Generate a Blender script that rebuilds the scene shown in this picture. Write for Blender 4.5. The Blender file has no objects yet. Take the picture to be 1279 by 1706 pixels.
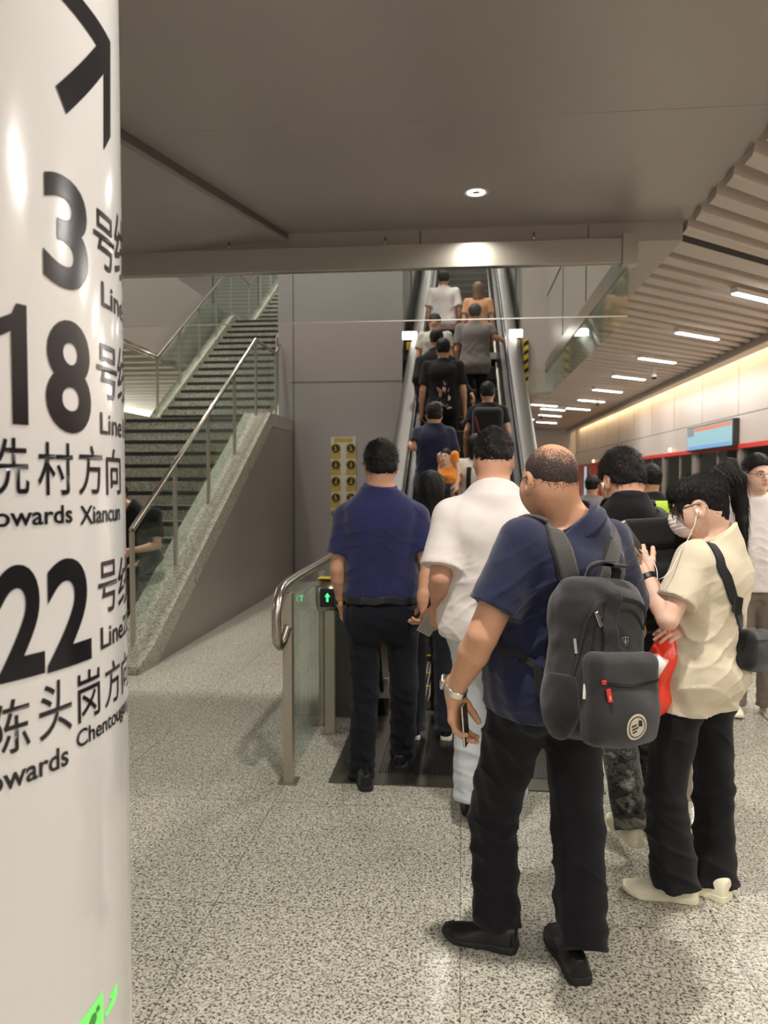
import bpy, bmesh, math, random
import numpy as np
from mathutils import Vector, Matrix, noise as mnoise

random.seed(7); np.random.seed(7)
SC = bpy.context.scene
COL = SC.collection
PI = math.pi

# ------------------------------------------------------------------ camera, world, exposure
FPX = 1280.0
YAW = math.atan(130/FPX); PITCH = math.atan(53/FPX)
CAM = Vector((0, 0, 1.56))
cd = bpy.data.cameras.new('camera'); cam = bpy.data.objects.new('camera', cd); COL.objects.link(cam)
cam.location = CAM; cam.rotation_euler = (PI/2-PITCH, 0, YAW)
cd.sensor_fit = 'HORIZONTAL'; cd.sensor_width = 36.0; cd.lens = 36.0*FPX/1279.0
cd.clip_start = 0.05; cd.clip_end = 200
cd.dof.use_dof = True; cd.dof.focus_distance = 2.5; cd.dof.aperture_fstop = 5.6
SC.camera = cam
SC.view_settings.view_transform = 'Standard'; SC.view_settings.look = 'None'
SC.view_settings.gamma = 1.0; SC.view_settings.use_curve_mapping = False
SC.view_settings.exposure = 0.0
W = bpy.data.worlds.new('world'); SC.world = W; W.use_nodes = True
W.node_tree.nodes['Background'].inputs[0].default_value = (1.0, 0.95, 0.92, 1)
W.node_tree.nodes['Background'].inputs[1].default_value = 0.55
LK = 1.7                                  # one dial for every lamp in the station
ROT = cam.rotation_euler.to_matrix()

def ray(px, py):
    return ROT @ Vector(((px-639.5)/FPX, (853-py)/FPX, -1.0))
def atY(px, py, Y):
    d = ray(px, py); return CAM + d*(Y/d.y)
def atZ(px, py, z=0.0):
    d = ray(px, py); return CAM + d*((z-CAM.z)/d.z)
def atX(px, py, x):
    d = ray(px, py); return CAM + d*(x/d.x)

# ------------------------------------------------------------------ materials
def lin(c):
    c = c/255.0
    return c/12.92 if c <= 0.04045 else ((c+0.055)/1.055)**2.4
def rgb(r, g, b): return (lin(r), lin(g), lin(b), 1.0)

def mat(name, col, rough=0.6, metal=0.0, var=0.06, vscale=8.0, bump=0.0, bscale=60.0, stretch=None, spec=0.5, sheen=0.0, emit=None, estr=0.0, coat=0.0, sss=0.0):
    m = bpy.data.materials.new(name); m.use_nodes = True
    nt = m.node_tree; N = nt.nodes; L = nt.links
    b = N['Principled BSDF']
    b.inputs['Roughness'].default_value = rough; b.inputs['Metallic'].default_value = metal
    b.inputs['Specular IOR Level'].default_value = spec
    b.inputs['Coat Weight'].default_value = coat; b.inputs['Coat Roughness'].default_value = 0.08
    if sheen: b.inputs['Sheen Weight'].default_value = sheen
    if sss:
        b.inputs['Subsurface Weight'].default_value = sss
        b.inputs['Subsurface Radius'].default_value = (0.012, 0.005, 0.003)
        b.inputs['Subsurface Scale'].default_value = 1.0
    tc = N.new('ShaderNodeTexCoord'); mp = N.new('ShaderNodeMapping')
    L.new(tc.outputs['Object'], mp.inputs['Vector'])
    if stretch: mp.inputs['Scale'].default_value = stretch
    n = N.new('ShaderNodeTexNoise'); n.inputs['Scale'].default_value = vscale; n.inputs['Detail'].default_value = 3
    L.new(mp.outputs[0], n.inputs['Vector'])
    mx = N.new('ShaderNodeMix'); mx.data_type = 'RGBA'
    mx.inputs[6].default_value = tuple(c*(1-var) for c in col[:3])+(1,)
    mx.inputs[7].default_value = tuple(min(1, c*(1+var)) for c in col[:3])+(1,)
    L.new(n.outputs['Fac'], mx.inputs[0]); L.new(mx.outputs[2], b.inputs['Base Color'])
    if bump:
        n2 = N.new('ShaderNodeTexNoise'); n2.inputs['Scale'].default_value = bscale; n2.inputs['Detail'].default_value = 4
        L.new(mp.outputs[0], n2.inputs['Vector'])
        bp = N.new('ShaderNodeBump'); bp.inputs['Strength'].default_value = bump; bp.inputs['Distance'].default_value = 0.01
        L.new(n2.outputs['Fac'], bp.inputs['Height']); L.new(bp.outputs[0], b.inputs['Normal'])
    if emit:
        b.inputs['Emission Color'].default_value = emit; b.inputs['Emission Strength'].default_value = estr
    return m

def granite(name, light, mid, dark, scale=110.0, rough=0.22, tile=None, thr=0.5):
    m = bpy.data.materials.new(name); m.use_nodes = True
    nt = m.node_tree; N = nt.nodes; L = nt.links; b = N['Principled BSDF']
    tc = N.new('ShaderNodeTexCoord')
    n1 = N.new('ShaderNodeTexNoise'); n1.inputs['Scale'].default_value = scale; n1.inputs['Detail'].default_value = 5; n1.inputs['Roughness'].default_value = 0.65
    n1.inputs['Distortion'].default_value = 0.6
    L.new(tc.outputs['Object'], n1.inputs['Vector'])
    r = N.new('ShaderNodeValToRGB'); e = r.color_ramp.elements
    e[0].position = thr-0.09; e[0].color = dark; e[1].position = thr+0.03; e[1].color = light
    k = e.new(thr-0.02); k.color = mid
    L.new(n1.outputs['Fac'], r.inputs[0])
    n2 = N.new('ShaderNodeTexNoise'); n2.inputs['Scale'].default_value = scale*0.33; n2.inputs['Detail'].default_value = 3
    L.new(tc.outputs['Object'], n2.inputs['Vector'])
    mx = N.new('ShaderNodeMix'); mx.data_type = 'RGBA'; mx.blend_type = 'MULTIPLY'; mx.inputs[0].default_value = 0.55
    r2 = N.new('ShaderNodeValToRGB'); r2.color_ramp.elements[0].position = 0.35; r2.color_ramp.elements[0].color = (0.62, 0.60, 0.55, 1)
    r2.color_ramp.elements[1].position = 0.6; r2.color_ramp.elements[1].color = (1, 1, 1, 1)
    L.new(n2.outputs['Fac'], r2.inputs[0]); L.new(r.outputs[0], mx.inputs[6]); L.new(r2.outputs[0], mx.inputs[7])
    last = mx.outputs[2]
    if tile:
        bk = N.new('ShaderNodeTexBrick'); bk.offset = 0.0; bk.inputs['Scale'].default_value = 1.0
        bk.inputs['Brick Width'].default_value = tile; bk.inputs['Row Height'].default_value = tile
        bk.inputs['Mortar Size'].default_value = 0.0016; bk.inputs['Color1'].default_value = (1, 1, 1, 1); bk.inputs['Color2'].default_value = (0.95, 0.95, 0.95, 1)
        bk.inputs['Mortar'].default_value = (0.35, 0.33, 0.3, 1)
        L.new(tc.outputs['Object'], bk.inputs['Vector'])
        m2 = N.new('ShaderNodeMix'); m2.data_type = 'RGBA'; m2.blend_type = 'MULTIPLY'; m2.inputs[0].default_value = 1.0
        L.new(last, m2.inputs[6]); L.new(bk.outputs['Color'], m2.inputs[7]); last = m2.outputs[2]
    L.new(last, b.inputs['Base Color'])
    n3 = N.new('ShaderNodeTexNoise'); n3.inputs['Scale'].default_value = 3.0; n3.inputs['Detail'].default_value = 4
    L.new(tc.outputs['Object'], n3.inputs['Vector'])
    mr = N.new('ShaderNodeMapRange'); mr.inputs['To Min'].default_value = rough*0.8; mr.inputs['To Max'].default_value = rough*1.3
    L.new(n3.outputs['Fac'], mr.inputs['Value']); L.new(mr.outputs[0], b.inputs['Roughness'])
    return m

def glass_mat(name, tint=(0.86, 0.93, 0.90, 1), gl=0.10):
    m = bpy.data.materials.new(name); m.use_nodes = True
    nt = m.node_tree; N = nt.nodes; L = nt.links
    for n in list(N): N.remove(n)
    o = N.new('ShaderNodeOutputMaterial'); t = N.new('ShaderNodeBsdfTransparent'); g = N.new('ShaderNodeBsdfGlossy')
    t.inputs[0].default_value = tint; g.inputs['Roughness'].default_value = 0.02; g.inputs[0].default_value = (0.9, 1, 0.96, 1)
    lw = N.new('ShaderNodeLayerWeight'); lw.inputs['Blend'].default_value = 0.5
    fr = N.new('ShaderNodeMath'); fr.operation = 'POWER'; fr.inputs[1].default_value = 5.0; L.new(lw.outputs['Facing'], fr.inputs[0])
    fm = N.new('ShaderNodeMath'); fm.operation = 'MULTIPLY'; fm.inputs[1].default_value = 0.45; L.new(fr.outputs[0], fm.inputs[0]); fr = fm
    ns = N.new('ShaderNodeTexNoise'); ns.inputs['Scale'].default_value = 2.0
    mt = N.new('ShaderNodeMath'); mt.operation = 'MULTIPLY_ADD'; mt.inputs[1].default_value = gl*0.4; mt.inputs[2].default_value = gl*0.2
    ad = N.new('ShaderNodeMath'); ad.operation = 'ADD'
    L.new(ns.outputs['Fac'], mt.inputs[0]); L.new(fr.outputs[0], ad.inputs[0]); L.new(mt.outputs[0], ad.inputs[1])
    mx = N.new('ShaderNodeMixShader'); L.new(ad.outputs[0], mx.inputs[0]); L.new(t.outputs[0], mx.inputs[1]); L.new(g.outputs[0], mx.inputs[2])
    L.new(mx.outputs[0], o.inputs[0])
    return m

def emit_mat(name, col, s):
    return mat(name, (0.04, 0.04, 0.04, 1), 0.5, emit=col, estr=s)

M = {}
M['floor'] = granite('speckled_granite_floor', rgb(203, 200, 186), rgb(150, 147, 135), rgb(82, 81, 74), 105, 0.20, tile=0.9, thr=0.485)
M['stone'] = granite('stair_granite', rgb(176, 173, 158), rgb(140, 138, 124), rgb(88, 88, 80), 70, 0.28, thr=0.49)
M['strip'] = mat('anti_slip_and_slot_shade', rgb(34, 33, 30), 0.8, bump=0.4, bscale=300)  # stair strips, and the painted shade of the ceiling slot
M['ceil'] = mat('ceiling_panel_paint', rgb(162, 154, 152), 0.33, 0.15, 0.03, 0.8)
M['wallp'] = mat('grey_metal_wall_panel', rgb(160, 154, 150), 0.28, 0.55, 0.04, 0.7)
M['stairside'] = mat('grey_stair_side_cladding', rgb(142, 134, 127), 0.42, 0.35, 0.04, 0.7)
M['seam'] = mat('dark_joint', rgb(60, 57, 54), 0.7)
M['fascia'] = mat('light_fascia_paint', rgb(168, 160, 152), 0.45, 0.1, 0.03, 1.2)
M['steel'] = mat('brushed_steel', rgb(176, 171, 160), 0.27, 0.95, 0.06, 20, bump=0.02, bscale=40, stretch=(1, 1, 12))
M['beam'] = mat('brushed_steel_beam', rgb(178, 171, 160), 0.33, 0.85, 0.06, 9, stretch=(0.4, 8, 8))
M['post'] = mat('satin_steel_post', rgb(176, 168, 152), 0.42, 0.7, 0.05, 12)
M['darksteel'] = mat('dark_steel', rgb(92, 90, 86), 0.32, 0.85, 0.1, 14)
M['escpanel'] = mat('escalator_inner_panel', rgb(64, 62, 60), 0.28, 0.7, 0.1, 6)
M['rubber'] = mat('black_rubber', rgb(17, 17, 18), 0.38, 0, 0.1, 30)
M['slat'] = mat('ceiling_baffle_paint', rgb(196, 184, 174), 0.5, 0.05, 0.03, 2)
M['void'] = mat('dark_plenum', rgb(46, 43, 41), 0.9)
M['glass'] = glass_mat('clear_guard_glass', (0.95, 0.97, 0.96, 1))
M['glass2'] = glass_mat('green_edge_glass', (0.91, 0.96, 0.94, 1), 0.12)
M['glassdark'] = glass_mat('screen_door_glass', (0.35, 0.38, 0.37, 1), 0.3)
M['led'] = emit_mat('led_diffuser', (1, 0.96, 0.88, 1), 14)
M['spot'] = emit_mat('downlight_lens', (1, 0.95, 0.85, 1), 30)
M['cove'] = emit_mat('warm_cove_tube', (1, 0.72, 0.33, 1), 9)
M['column'] = mat('white_enamel_column', rgb(203, 201, 199), 0.16, 0, 0.015, 1.5, coat=0.5)
M['ink'] = mat('black_vinyl_lettering', rgb(24, 22, 26), 0.22, 0, 0.03, 20)
M['green'] = mat('glow_green_vinyl', rgb(120, 235, 110), 0.5, emit=rgb(120, 250, 110), estr=0.35)
M['header'] = mat('white_header_panel', rgb(186, 177, 173), 0.35, 0.05, 0.03, 1.0)
M['red'] = mat('red_stripe', rgb(196, 52, 48), 0.4)
M['reddoor'] = mat('red_panel', rgb(200, 60, 40), 0.35)
M['frame'] = mat('door_frame_metal', rgb(158, 148, 138), 0.4, 0.5)
M['tunnel'] = mat('dark_tunnel', rgb(36, 35, 34), 0.8, var=0.4, vscale=1.5)
M['yellow'] = mat('yellow_vinyl', rgb(206, 176, 36), 0.5)
M['black'] = mat('black_plastic', rgb(18, 18, 19), 0.45)
M['white'] = mat('white_paint', rgb(228, 224, 218), 0.5)

# ------------------------------------------------------------------ object helpers
def link(o, parent=None):
    COL.objects.link(o)
    if parent is not None: o.parent = parent
    return o
def tag(o, label=None, cat=None, group=None, kind=None):
    if label: o['label'] = label
    if cat: o['category'] = cat
    if group: o['group'] = group
    if kind: o['kind'] = kind
    return o
def thing(name, label, cat, loc=(0, 0, 0), rz=0.0, group=None):
    o = bpy.data.objects.new(name, None); o.empty_display_size = 0.1; COL.objects.link(o)
    o.location = loc; o.rotation_euler = (0, 0, rz)
    return tag(o, label, cat, group)

class MB:
    def __init__(s): s.v = []; s.f = []; s.sm = []
    def add(s, vs, fs, smooth=False):
        k = len(s.v); s.v += [tuple(v) for v in vs]; s.f += [tuple(i+k for i in f) for f in fs]; s.sm += [smooth]*len(fs); return s
    def box(s, x0, x1, y0, y1, z0, z1, mtx=None):
        vs = [Vector((x, y, z)) for x in (x0, x1) for y in (y0, y1) for z in (z0, z1)]
        if mtx is not None: vs = [mtx @ v for v in vs]
        return s.add(vs, [(0, 1, 3, 2), (4, 6, 7, 5), (0, 4, 5, 1), (2, 3, 7, 6), (0, 2, 6, 4), (1, 5, 7, 3)])
    def prism(s, poly, axis, a, b, smooth=False):
        # poly: 2d points in the plane of the other two axes (ordered), extruded along axis from a to b
        n = len(poly); vs = []
        for t in (a, b):
            for p in poly:
                q = list(p); q.insert(axis, t); vs.append(q)
        fs = [tuple(range(n))[::-1], tuple(range(n, 2*n))]
        k = len(s.v); s.v += [tuple(v) for v in vs]
        for f in fs: s.f.append(tuple(i+k for i in f)); s.sm.append(False)
        for i in range(n):
            j = (i+1) % n; s.f.append((k+i, k+j, k+n+j, k+n+i)); s.sm.append(smooth)
        return s
    def tube(s, pts, r, n=12, ry=None, up=(0, 0, 1), closed=False, cap=True):
        pts = [Vector(p) for p in pts]; m = len(pts); rr = r if isinstance(r, (list, tuple)) else [r]*m
        rings = []; prev = None
        for i, p in enumerate(pts):
            if closed: t = pts[(i+1) % m]-pts[i-1]
            else: t = pts[min(i+1, m-1)]-pts[max(i-1, 0)]
            t.normalize()
            if prev is None:
                u = Vector(up)
                if abs(u.dot(t)) > 0.95: u = Vector((1, 0, 0))
                a = t.cross(u).normalized()
            else:
                a = (prev-t*prev.dot(t)).normalized()
            prev = a; b = a.cross(t).normalized()
            q = rr[i]; q2 = q if ry is None else (ry[i] if isinstance(ry, (list, tuple)) else ry)
            rings.append([p+a*(math.cos(2*PI*j/n)*q)+b*(math.sin(2*PI*j/n)*q2) for j in range(n)])
        vs = [v for R in rings for v in R]; fs = []
        for i in range(m if closed else m-1):
            k2 = (i+1) % m
            for j in range(n):
                fs.append((i*n+j, i*n+(j+1) % n, k2*n+(j+1) % n, k2*n+j))
        s.add(vs, fs, True)
        if cap and not closed:
            k = len(s.v)-m*n
            s.f.append(tuple(k+j for j in range(n))[::-1]); s.sm.append(False)
            s.f.append(tuple(k+(m-1)*n+j for j in range(n))); s.sm.append(False)
        return s
    def cyl(s, c, r, z0, z1, n=24):
        return s.tube([(c[0], c[1], z0), (c[0], c[1], z1)], r, n)
    def lathe(s, prof, n=24, c=(0, 0, 0)):
        vs = [(c[0]+r*math.cos(2*PI*j/n), c[1]+r*math.sin(2*PI*j/n), c[2]+z) for r, z in prof for j in range(n)]; fs = []
        for i in range(len(prof)-1):
            for j in range(n): fs.append((i*n+j, i*n+(j+1) % n, (i+1)*n+(j+1) % n, (i+1)*n+j))
        return s.add(vs, fs, True)
    def build(s, name, m, parent=None, bevel=0.0, kind=None, label=None):
        me = bpy.data.meshes.new(name); me.from_pydata(s.v, [], s.f); me.validate()
        bm = bmesh.new(); bm.from_mesh(me); bmesh.ops.recalc_face_normals(bm, faces=bm.faces); bm.to_mesh(me); bm.free()
        if len(me.polygons) == len(s.sm): me.polygons.foreach_set('use_smooth', s.sm)
        me.materials.append(m); o = bpy.data.objects.new(name, me); link(o, parent)
        if bevel:
            bv = o.modifiers.new('bevel', 'BEVEL'); bv.width = bevel; bv.segments = 2; bv.limit_method = 'ANGLE'
        if kind: o['kind'] = kind
        if label: o['label'] = label
        return o

def arc(c, r, a0, a1, n):
    return [(c[0]+r*math.cos(a0+(a1-a0)*i/n), c[1]+r*math.sin(a0+(a1-a0)*i/n)) for i in range(n+1)]

def lamp(name, loc, energy, size=(0.3, 0.3), col=(1, 0.95, 0.88), rot=(0, 0, 0), parent=None, spread=None):
    l = bpy.data.lights.new(name, 'AREA'); l.shape = 'RECTANGLE'; l.size, l.size_y = size; l.energy = energy*LK; l.color = col
    if spread: l.spread = spread
    o = bpy.data.objects.new(name, l); link(o, parent); o.location = loc; o.rotation_euler = rot
    return o

# ================================================================== STRUCTURE
CZ = 3.60          # ceiling height
BX = 1.75          # where the flat ceiling meets the baffles
WX = 4.42          # platform screen wall
EW = 31.0          # end wall of the platform
def S(mb, name, m, **k):
    return mb.build(name, m, kind='structure', **k)

mb = MB(); mb.box(-9.6, WX+0.3, -7, EW+0.3, -0.2, 0.0); S(mb, 'floor', M['floor'])

# flat ceiling in front of the stair void, with the diagonal joint on its left
jx0, jy0, jx1, jy1 = -2.62, 2.0, -1.44, 6.34
pl = [(-2.62, 2.0), (-4.2, -4.0), (-4.2, -7), (BX, -7), (BX, 6.6), (-1.44, 6.34)]
mb = MB(); mb.prism([(x, y) for x, y in pl], 2, CZ, CZ+0.12); S(mb, 'ceiling', M['ceil'])
# left ceiling facet dropping gently to the left
def facet(x, y): return CZ-0.06-0.11*max(0, (-1.44-x)+(6.34-y)*-0.02)
vs = []
L_ = [(-9.6, -7), (-4.2, -7), (-4.2, -4.0), (-2.62, 2.0), (-1.44, 6.34), (-9.6, 6.34)]
zz = [3.05, 3.50, 3.50, 3.53, 3.55, 3.05]
mb = MB(); n = len(L_)
mb.add([(x, y, z) for (x, y), z in zip(L_, zz)]+[(x, y, z+0.1) for (x, y), z in zip(L_, zz)], [tuple(range(n))[::-1], tuple(range(n, 2*n))]+[(i, (i+1) % n, n+(i+1) % n, n+i) for i in range(n)])
S(mb, 'ceiling', M['ceil'])
mb = MB()
for (x0, y0), (x1, y1) in (((-4.2, -4.0), (-2.62, 2.0)), ((-2.62, 2.0), (-1.44, 6.34))):
    mb.add([(x0, y0, 3.49), (x1, y1, 3.52), (x1, y1, CZ+0.1), (x0, y0, CZ+0.1), (x0-.02, y0, 3.49), (x1-.02, y1, 3.52), (x1-.02, y1, CZ+0.1), (x0-.02, y0, CZ+0.1)],
           [(0, 1, 2, 3), (4, 7, 6, 5), (0, 4, 5, 1)])
S(mb, 'trim_1', M['ceil'])
# faint joints in the flat ceiling
mb = MB()
for y in (4.45, 0.9): mb.box(-2.0, BX, y, y+0.006, CZ-0.002, CZ)
S(mb, 'trim_2', M['fascia'])
# fascia at the far edge of the flat ceiling, closing the upper floor slab
mb = MB(); mb.box(-9.6, 1.72, 6.34, 6.6, 3.45, 5.2); S(mb, 'trim_3', M['fascia'])
mb = MB(); mb.box(0.99, 0.994, 6.335, 6.34, 3.46, CZ-.01); mb.box(-0.35, -0.346, 6.335, 6.34, 3.46, CZ-.01); S(mb, 'trim_4', M['seam'])

# void side wall on the right (upper slab edge) and its low return above the escalator
mb = MB(); mb.box(1.30, 1.72, 6.6, 12.2, 3.45, 8.0); mb.box(0.92, 1.40, 12.2, 12.5, 2.93, 8.0); mb.box(1.30, 1.42, 6.6, 12.2, 3.3, 3.45)
S(mb, 'wall_void_right', M['fascia'])
mb = MB()
for z in (4.4, 5.4): mb.box(1.292, 1.30, 6.6, 12.2, z, z+0.015)
for y in (8.4, 10.3): mb.box(1.292, 1.30, y, y+0.012, 3.45, 8)
S(mb, 'trim_5', M['seam'])
# escalator shaft above the wall plane
mb = MB(); mb.box(-1.02, -0.90, 11.75, 24, 0.0, 9.0); S(mb, 'wall_shaft_left', M['steel'])
mb = MB(); mb.box(0.90, 1.02, 12.5, 24, 3.0, 9.0); S(mb, 'wall_shaft_right', M['steel'])
mb = MB(); mb.box(-1.0, 1.0, 24, 24.2, 0, 12); S(mb, 'wall_shaft_end', M['wallp'])
mb = MB()
for sx in (-0.90, 0.885):
    for y in (13.4, 15.2, 17.2, 19.4): mb.box(sx, sx+0.015, y, y+0.05, 0 if sx < 0 else 3.0, 9)
S(mb, 'trim_6', M['darksteel'])
# wall facing us between stair and escalator
mb = MB(); mb.box(-2.62, -0.90, 11.60, 11.75, 0, 9); mb.box(-2.80, -2.62, 11.60, 22, 0, 9)
S(mb, 'wall_centre', M['wallp'])
mb = MB()
mb.box(-2.57, -2.56, 11.592, 11.60, 0, 9)
for z in (3.05, 6.0): mb.box(-2.62, -0.90, 11.594, 11.60, z, z+0.008)
S(mb, 'trim_7', M['seam'])
# back wall of the stair void, with panel joints
mb = MB(); mb.box(-9.6, -2.62, 22.0, 22.2, 5.0, 10.5); S(mb, 'wall_stair_back', M['wallp'])
mb = MB()
for x in (-8.6, -7.25, -5.9, -4.55, -3.4): mb.box(x, x+0.03, 21.98, 22.0, 5.0, 10.5)
S(mb, 'trim_8', M['seam'])
# upper floor slab to the left of the stairs (ceiling of the other platform)
mb = MB(); mb.box(-9.6, -4.85, 6.6, EW, 3.6, 3.75); mb.box(-4.95, -4.85, 6.6, 22, 3.75, 5.0); mb.box(-9.6, -4.95, 22, EW, 3.75, 4.9)
S(mb, 'ceiling', M['fascia'])
mb = MB()
for i in range(30): mb.box(-9.5, -4.95, 6.8+i*0.6, 7.0+i*0.6, 3.5, 3.6)
S(mb, 'ceiling', M['slat'])
# slab over everything
mb = MB(); mb.box(-9.6, 1.8, 6.34, 24.2, 10.5, 10.7); S(mb, 'ceiling', M['ceil'])
mb = MB(); mb.box(-9.8, -9.6, -7, EW, 0, 10.5); S(mb, 'wall_left', M['header'])
# plenum above the baffles, end wall
mb = MB(); mb.box(BX-0.35, WX+0.3, -7, EW+0.3, 4.0, 4.15); S(mb, 'ceiling', M['void'])
mb = MB(); mb.box(BX-0.06, BX, 6.6, EW, CZ-0.06, 4.0); mb.box(-1.0, BX-.06, 12.5, EW, 3.5, 3.6); mb.box(BX-0.05, BX-0.001, -7, 6.6, CZ+0.12, 4.0); S(mb, 'ceiling', M['fascia'])
mb = MB(); mb.box(-9.6, WX+0.3, EW, EW+0.2, 0, 4.0); S(mb, 'wall_end', M['header'])
# diagonal baffles
d = Vector((math.sin(math.radians(50)), math.cos(math.radians(50)), 0))
def baffle(mb, y0, w, solid=False):
    # wavy blade: starts on the x=BX line at y0, runs along d, sloped section
    L0, L1 = 0.0, (WX-0.12-BX)/d.x
    nrm = Vector((-d.y, d.x, 0))
    wn = w*d.x
    p0 = Vector((BX+0.003, y0, 0))
    sec = [(0, CZ+0.13), (wn*0.26, CZ+0.125), (wn*0.40, CZ+0.085), (wn*0.48, CZ+0.025), (wn*0.53, CZ-0.045), (wn*0.60, CZ-0.058), (wn*0.84, CZ-0.06), (wn, CZ-0.06), (wn+0.008, CZ-0.055), (wn+0.008, CZ+0.14), (0.0, CZ+0.14)] if not solid else [(0, CZ-0.055), (wn, CZ-0.055), (wn, CZ-0.035), (0, CZ-0.035)]
    vs = []; n = len(sec)
    for xe in (BX+0.003, WX-0.34):
        for u, z in sec:
            q = p0+nrm*u; t = (xe-q.x)/d.x; q = q+d*t
            vs.append((q.x, q.y, z))
    mb.add(vs, [tuple(range(n))[::-1], tuple(range(n, 2*n))]+[(i, (i+1) % n, n+(i+1) % n, n+i) for i in range(n)], False)
mb = MB(); sp = 0.345
y = 6.93+0.02
k = 0
while y < 29: baffle(mb, y, sp*0.97); y += sp
y = 6.50-sp
while y > -6.5: baffle(mb, y, sp*0.97); y -= sp
baffle(mb, 6.65, 0.30, True)
S(mb, 'ceiling', M['slat'])
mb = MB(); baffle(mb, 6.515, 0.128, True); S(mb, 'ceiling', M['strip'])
# dark strip painted as the shade of the open slot before the solid panel

# platform screen wall: header, red stripe, posts, glass, dark tunnel
mb = MB(); mb.box(WX, WX+0.25, -7, EW, 2.14, 2.60); mb.box(WX+0.02, WX+0.25, -7, EW, 2.615, 3.70); S(mb, 'wall_right', M['header'])
mb = MB()
for i in range(20): mb.box(WX+0.017, WX+0.02, -6+i*1.9, -6+i*1.9+0.005, 2.62, 3.70)
mb.box(WX+0.004, WX+0.25, -7, EW, 2.60, 2.615)
S(mb, 'trim_9', M['seam'])
mb = MB(); mb.box(WX-0.02, WX+0.25, -7, EW, 2.07, 2.14); S(mb, 'trim_10', M['red'])
mb = MB(); mb.box(WX-0.34, WX-0.15, -7, EW, CZ-0.17, CZ+0.2); S(mb, 'trim_11', M['wallp'])
mb = MB(); mb.box(WX+1.6, WX+1.7, -7, EW, 0, 4); S(mb, 'wall_tunnel', M['tunnel'])
mb = MB(); mb.box(WX, WX+0.12, -7, EW, 0, 0.12)
for i in range(16): 
    y = -6+i*2.35; mb.box(WX, WX+0.10, y, y+0.28 if i % 2 else y+0.16, 0.12, 2.07)
    mb.box(WX+0.03, WX+0.07, y+1.2, y+1.25, 0.12, 2.07)
S(mb, 'trim_12', M['frame'])
mb = MB(); mb.box(WX+0.05, WX+0.062, -7, EW-2.6, 0.12, 2.07); S(mb, 'window_1', M['glassdark'])
mb = MB(); mb.box(WX-0.03, WX+0.05, 25.5, 27.2, 0.02, 2.05); mb.box(WX-0.03, WX+.05, 29.4, 30.7, 0.02, 2.05); S(mb, 'door_1', M['reddoor'])
# warm cove tube above the header
t = thing('cove_light', 'long warm white light strip in the recess above the platform door wall', 'light', (WX-0.10, 12, 3.80))
mb = MB(); mb.box(-0.03, 0.03, -18, 18.8, -0.02, 0.02); mb.build('tube', M['cove'], t)
l = lamp('cove_glow', (0, 0, -0.03), 330, (0.08, 36), (1, 0.72, 0.38), (0, math.radians(-18), 0), t)
# left platform: matching lit cove seen through the stair glass
t = thing('cove_light', 'bright white light strip of the far platform seen through the stair glass', 'light', (-9.3, 20, 3.3))
mb = MB(); mb.box(-0.12, 0.12, -8, 9, -0.14, 0.14); mb.build('tube', M['led'], t)
lamp('cove_glow', (0.2, 0, -0.05), 160, (0.2, 16), (1, 0.95, 0.85), (0, math.radians(-30), 0), t)

# ------------------------------------------------------------------ lamps in the ceiling
DN = [(0.09, 5.58), (0.09, 1.95), (0.09, -1.7), (0.09, -4.6), (-1.9, 0.2), (-2.3, -3.4)]
DL = ['round recessed downlight in the flat grey ceiling before the glass barrier', 'recessed downlight straight above the camera', 'recessed downlight a few steps behind the camera', 'recessed downlight farthest behind the camera', 'recessed downlight over the white column', 'recessed downlight behind the white column']
for i, (x, y) in enumerate(DN):
    t = thing('downlight', DL[i], 'light', (x, y, CZ if x > -1 else CZ-0.0), group='downlights in the flat ceiling')
    mb = MB(); mb.lathe([(0.062, 0.0), (0.085, -0.004), (0.09, -0.001), (0.085, 0.0)], 24); mb.build('trim_ring', M['white'], t)
    mb = MB(); mb.lathe([(0.0001, 0.003), (0.062, -0.003)], 24); mb.build('lens', M['spot'], t)
    l = lamp('lamp_light', (0, 0, -0.012), 34 if i else 9, (0.1, 0.1), (1, 0.95, 0.88), (0, 0, 0), t, spread=math.radians(150))
led = []
for i in range(13): led.append((3.12, -5.6+0.3+i*2.12+0.24*0))
base = 10.72
rows = [(3.12, base+2.12*k) for k in range(-7, 6)]
far = [(2.45, 21.4), (2.1, 20.2), (2.6, 23.4), (1.9, 24.6), (2.8, 26.2)]
for i, (x, y) in enumerate(rows+far):
    lab = 'slim white tube light set between the diagonal baffles behind the camera'
    if i >= 6: lab = ('nearest slim tube light in the baffle ceiling, cut by the right edge of the photo', 'second nearest slim tube light in the baffle ceiling', 'third slim tube light from the right edge in the baffle ceiling', 'fourth slim tube light in the row under the baffles, beside the dome camera', 'fifth slim tube light along the row under the baffle ceiling', 'sixth slim tube light along the row under the baffle ceiling', 'seventh slim tube light along the row under the baffle ceiling', 'tube light at the very far end, left of the row', 'far tube light nearest the escalator deck', 'far tube light just beyond the end of the row', 'short far tube light low over the end wall', 'farthest tube light at the end of the baffle ceiling')[min(i-6, 11)]
    t = thing('linear_light', lab, 'light', (x, y, CZ-0.115), -math.radians(50)+PI/2, group='tube lights in the baffle ceiling')
    mb = MB(); mb.box(-0.46, 0.46, -0.04, 0.04, 0.0, 0.05); mb.build('housing', M['white'], t)
    mb = MB(); mb.box(-0.44, 0.44, -0.034, 0.034, -0.012, 0.0); mb.build('diffuser', M['led'], t)
    if i < 12: lamp('lamp_light', (0, 0, -0.02), 30, (0.88, 0.07), (1, 0.95, 0.89), (0, 0, 0), t)
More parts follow.
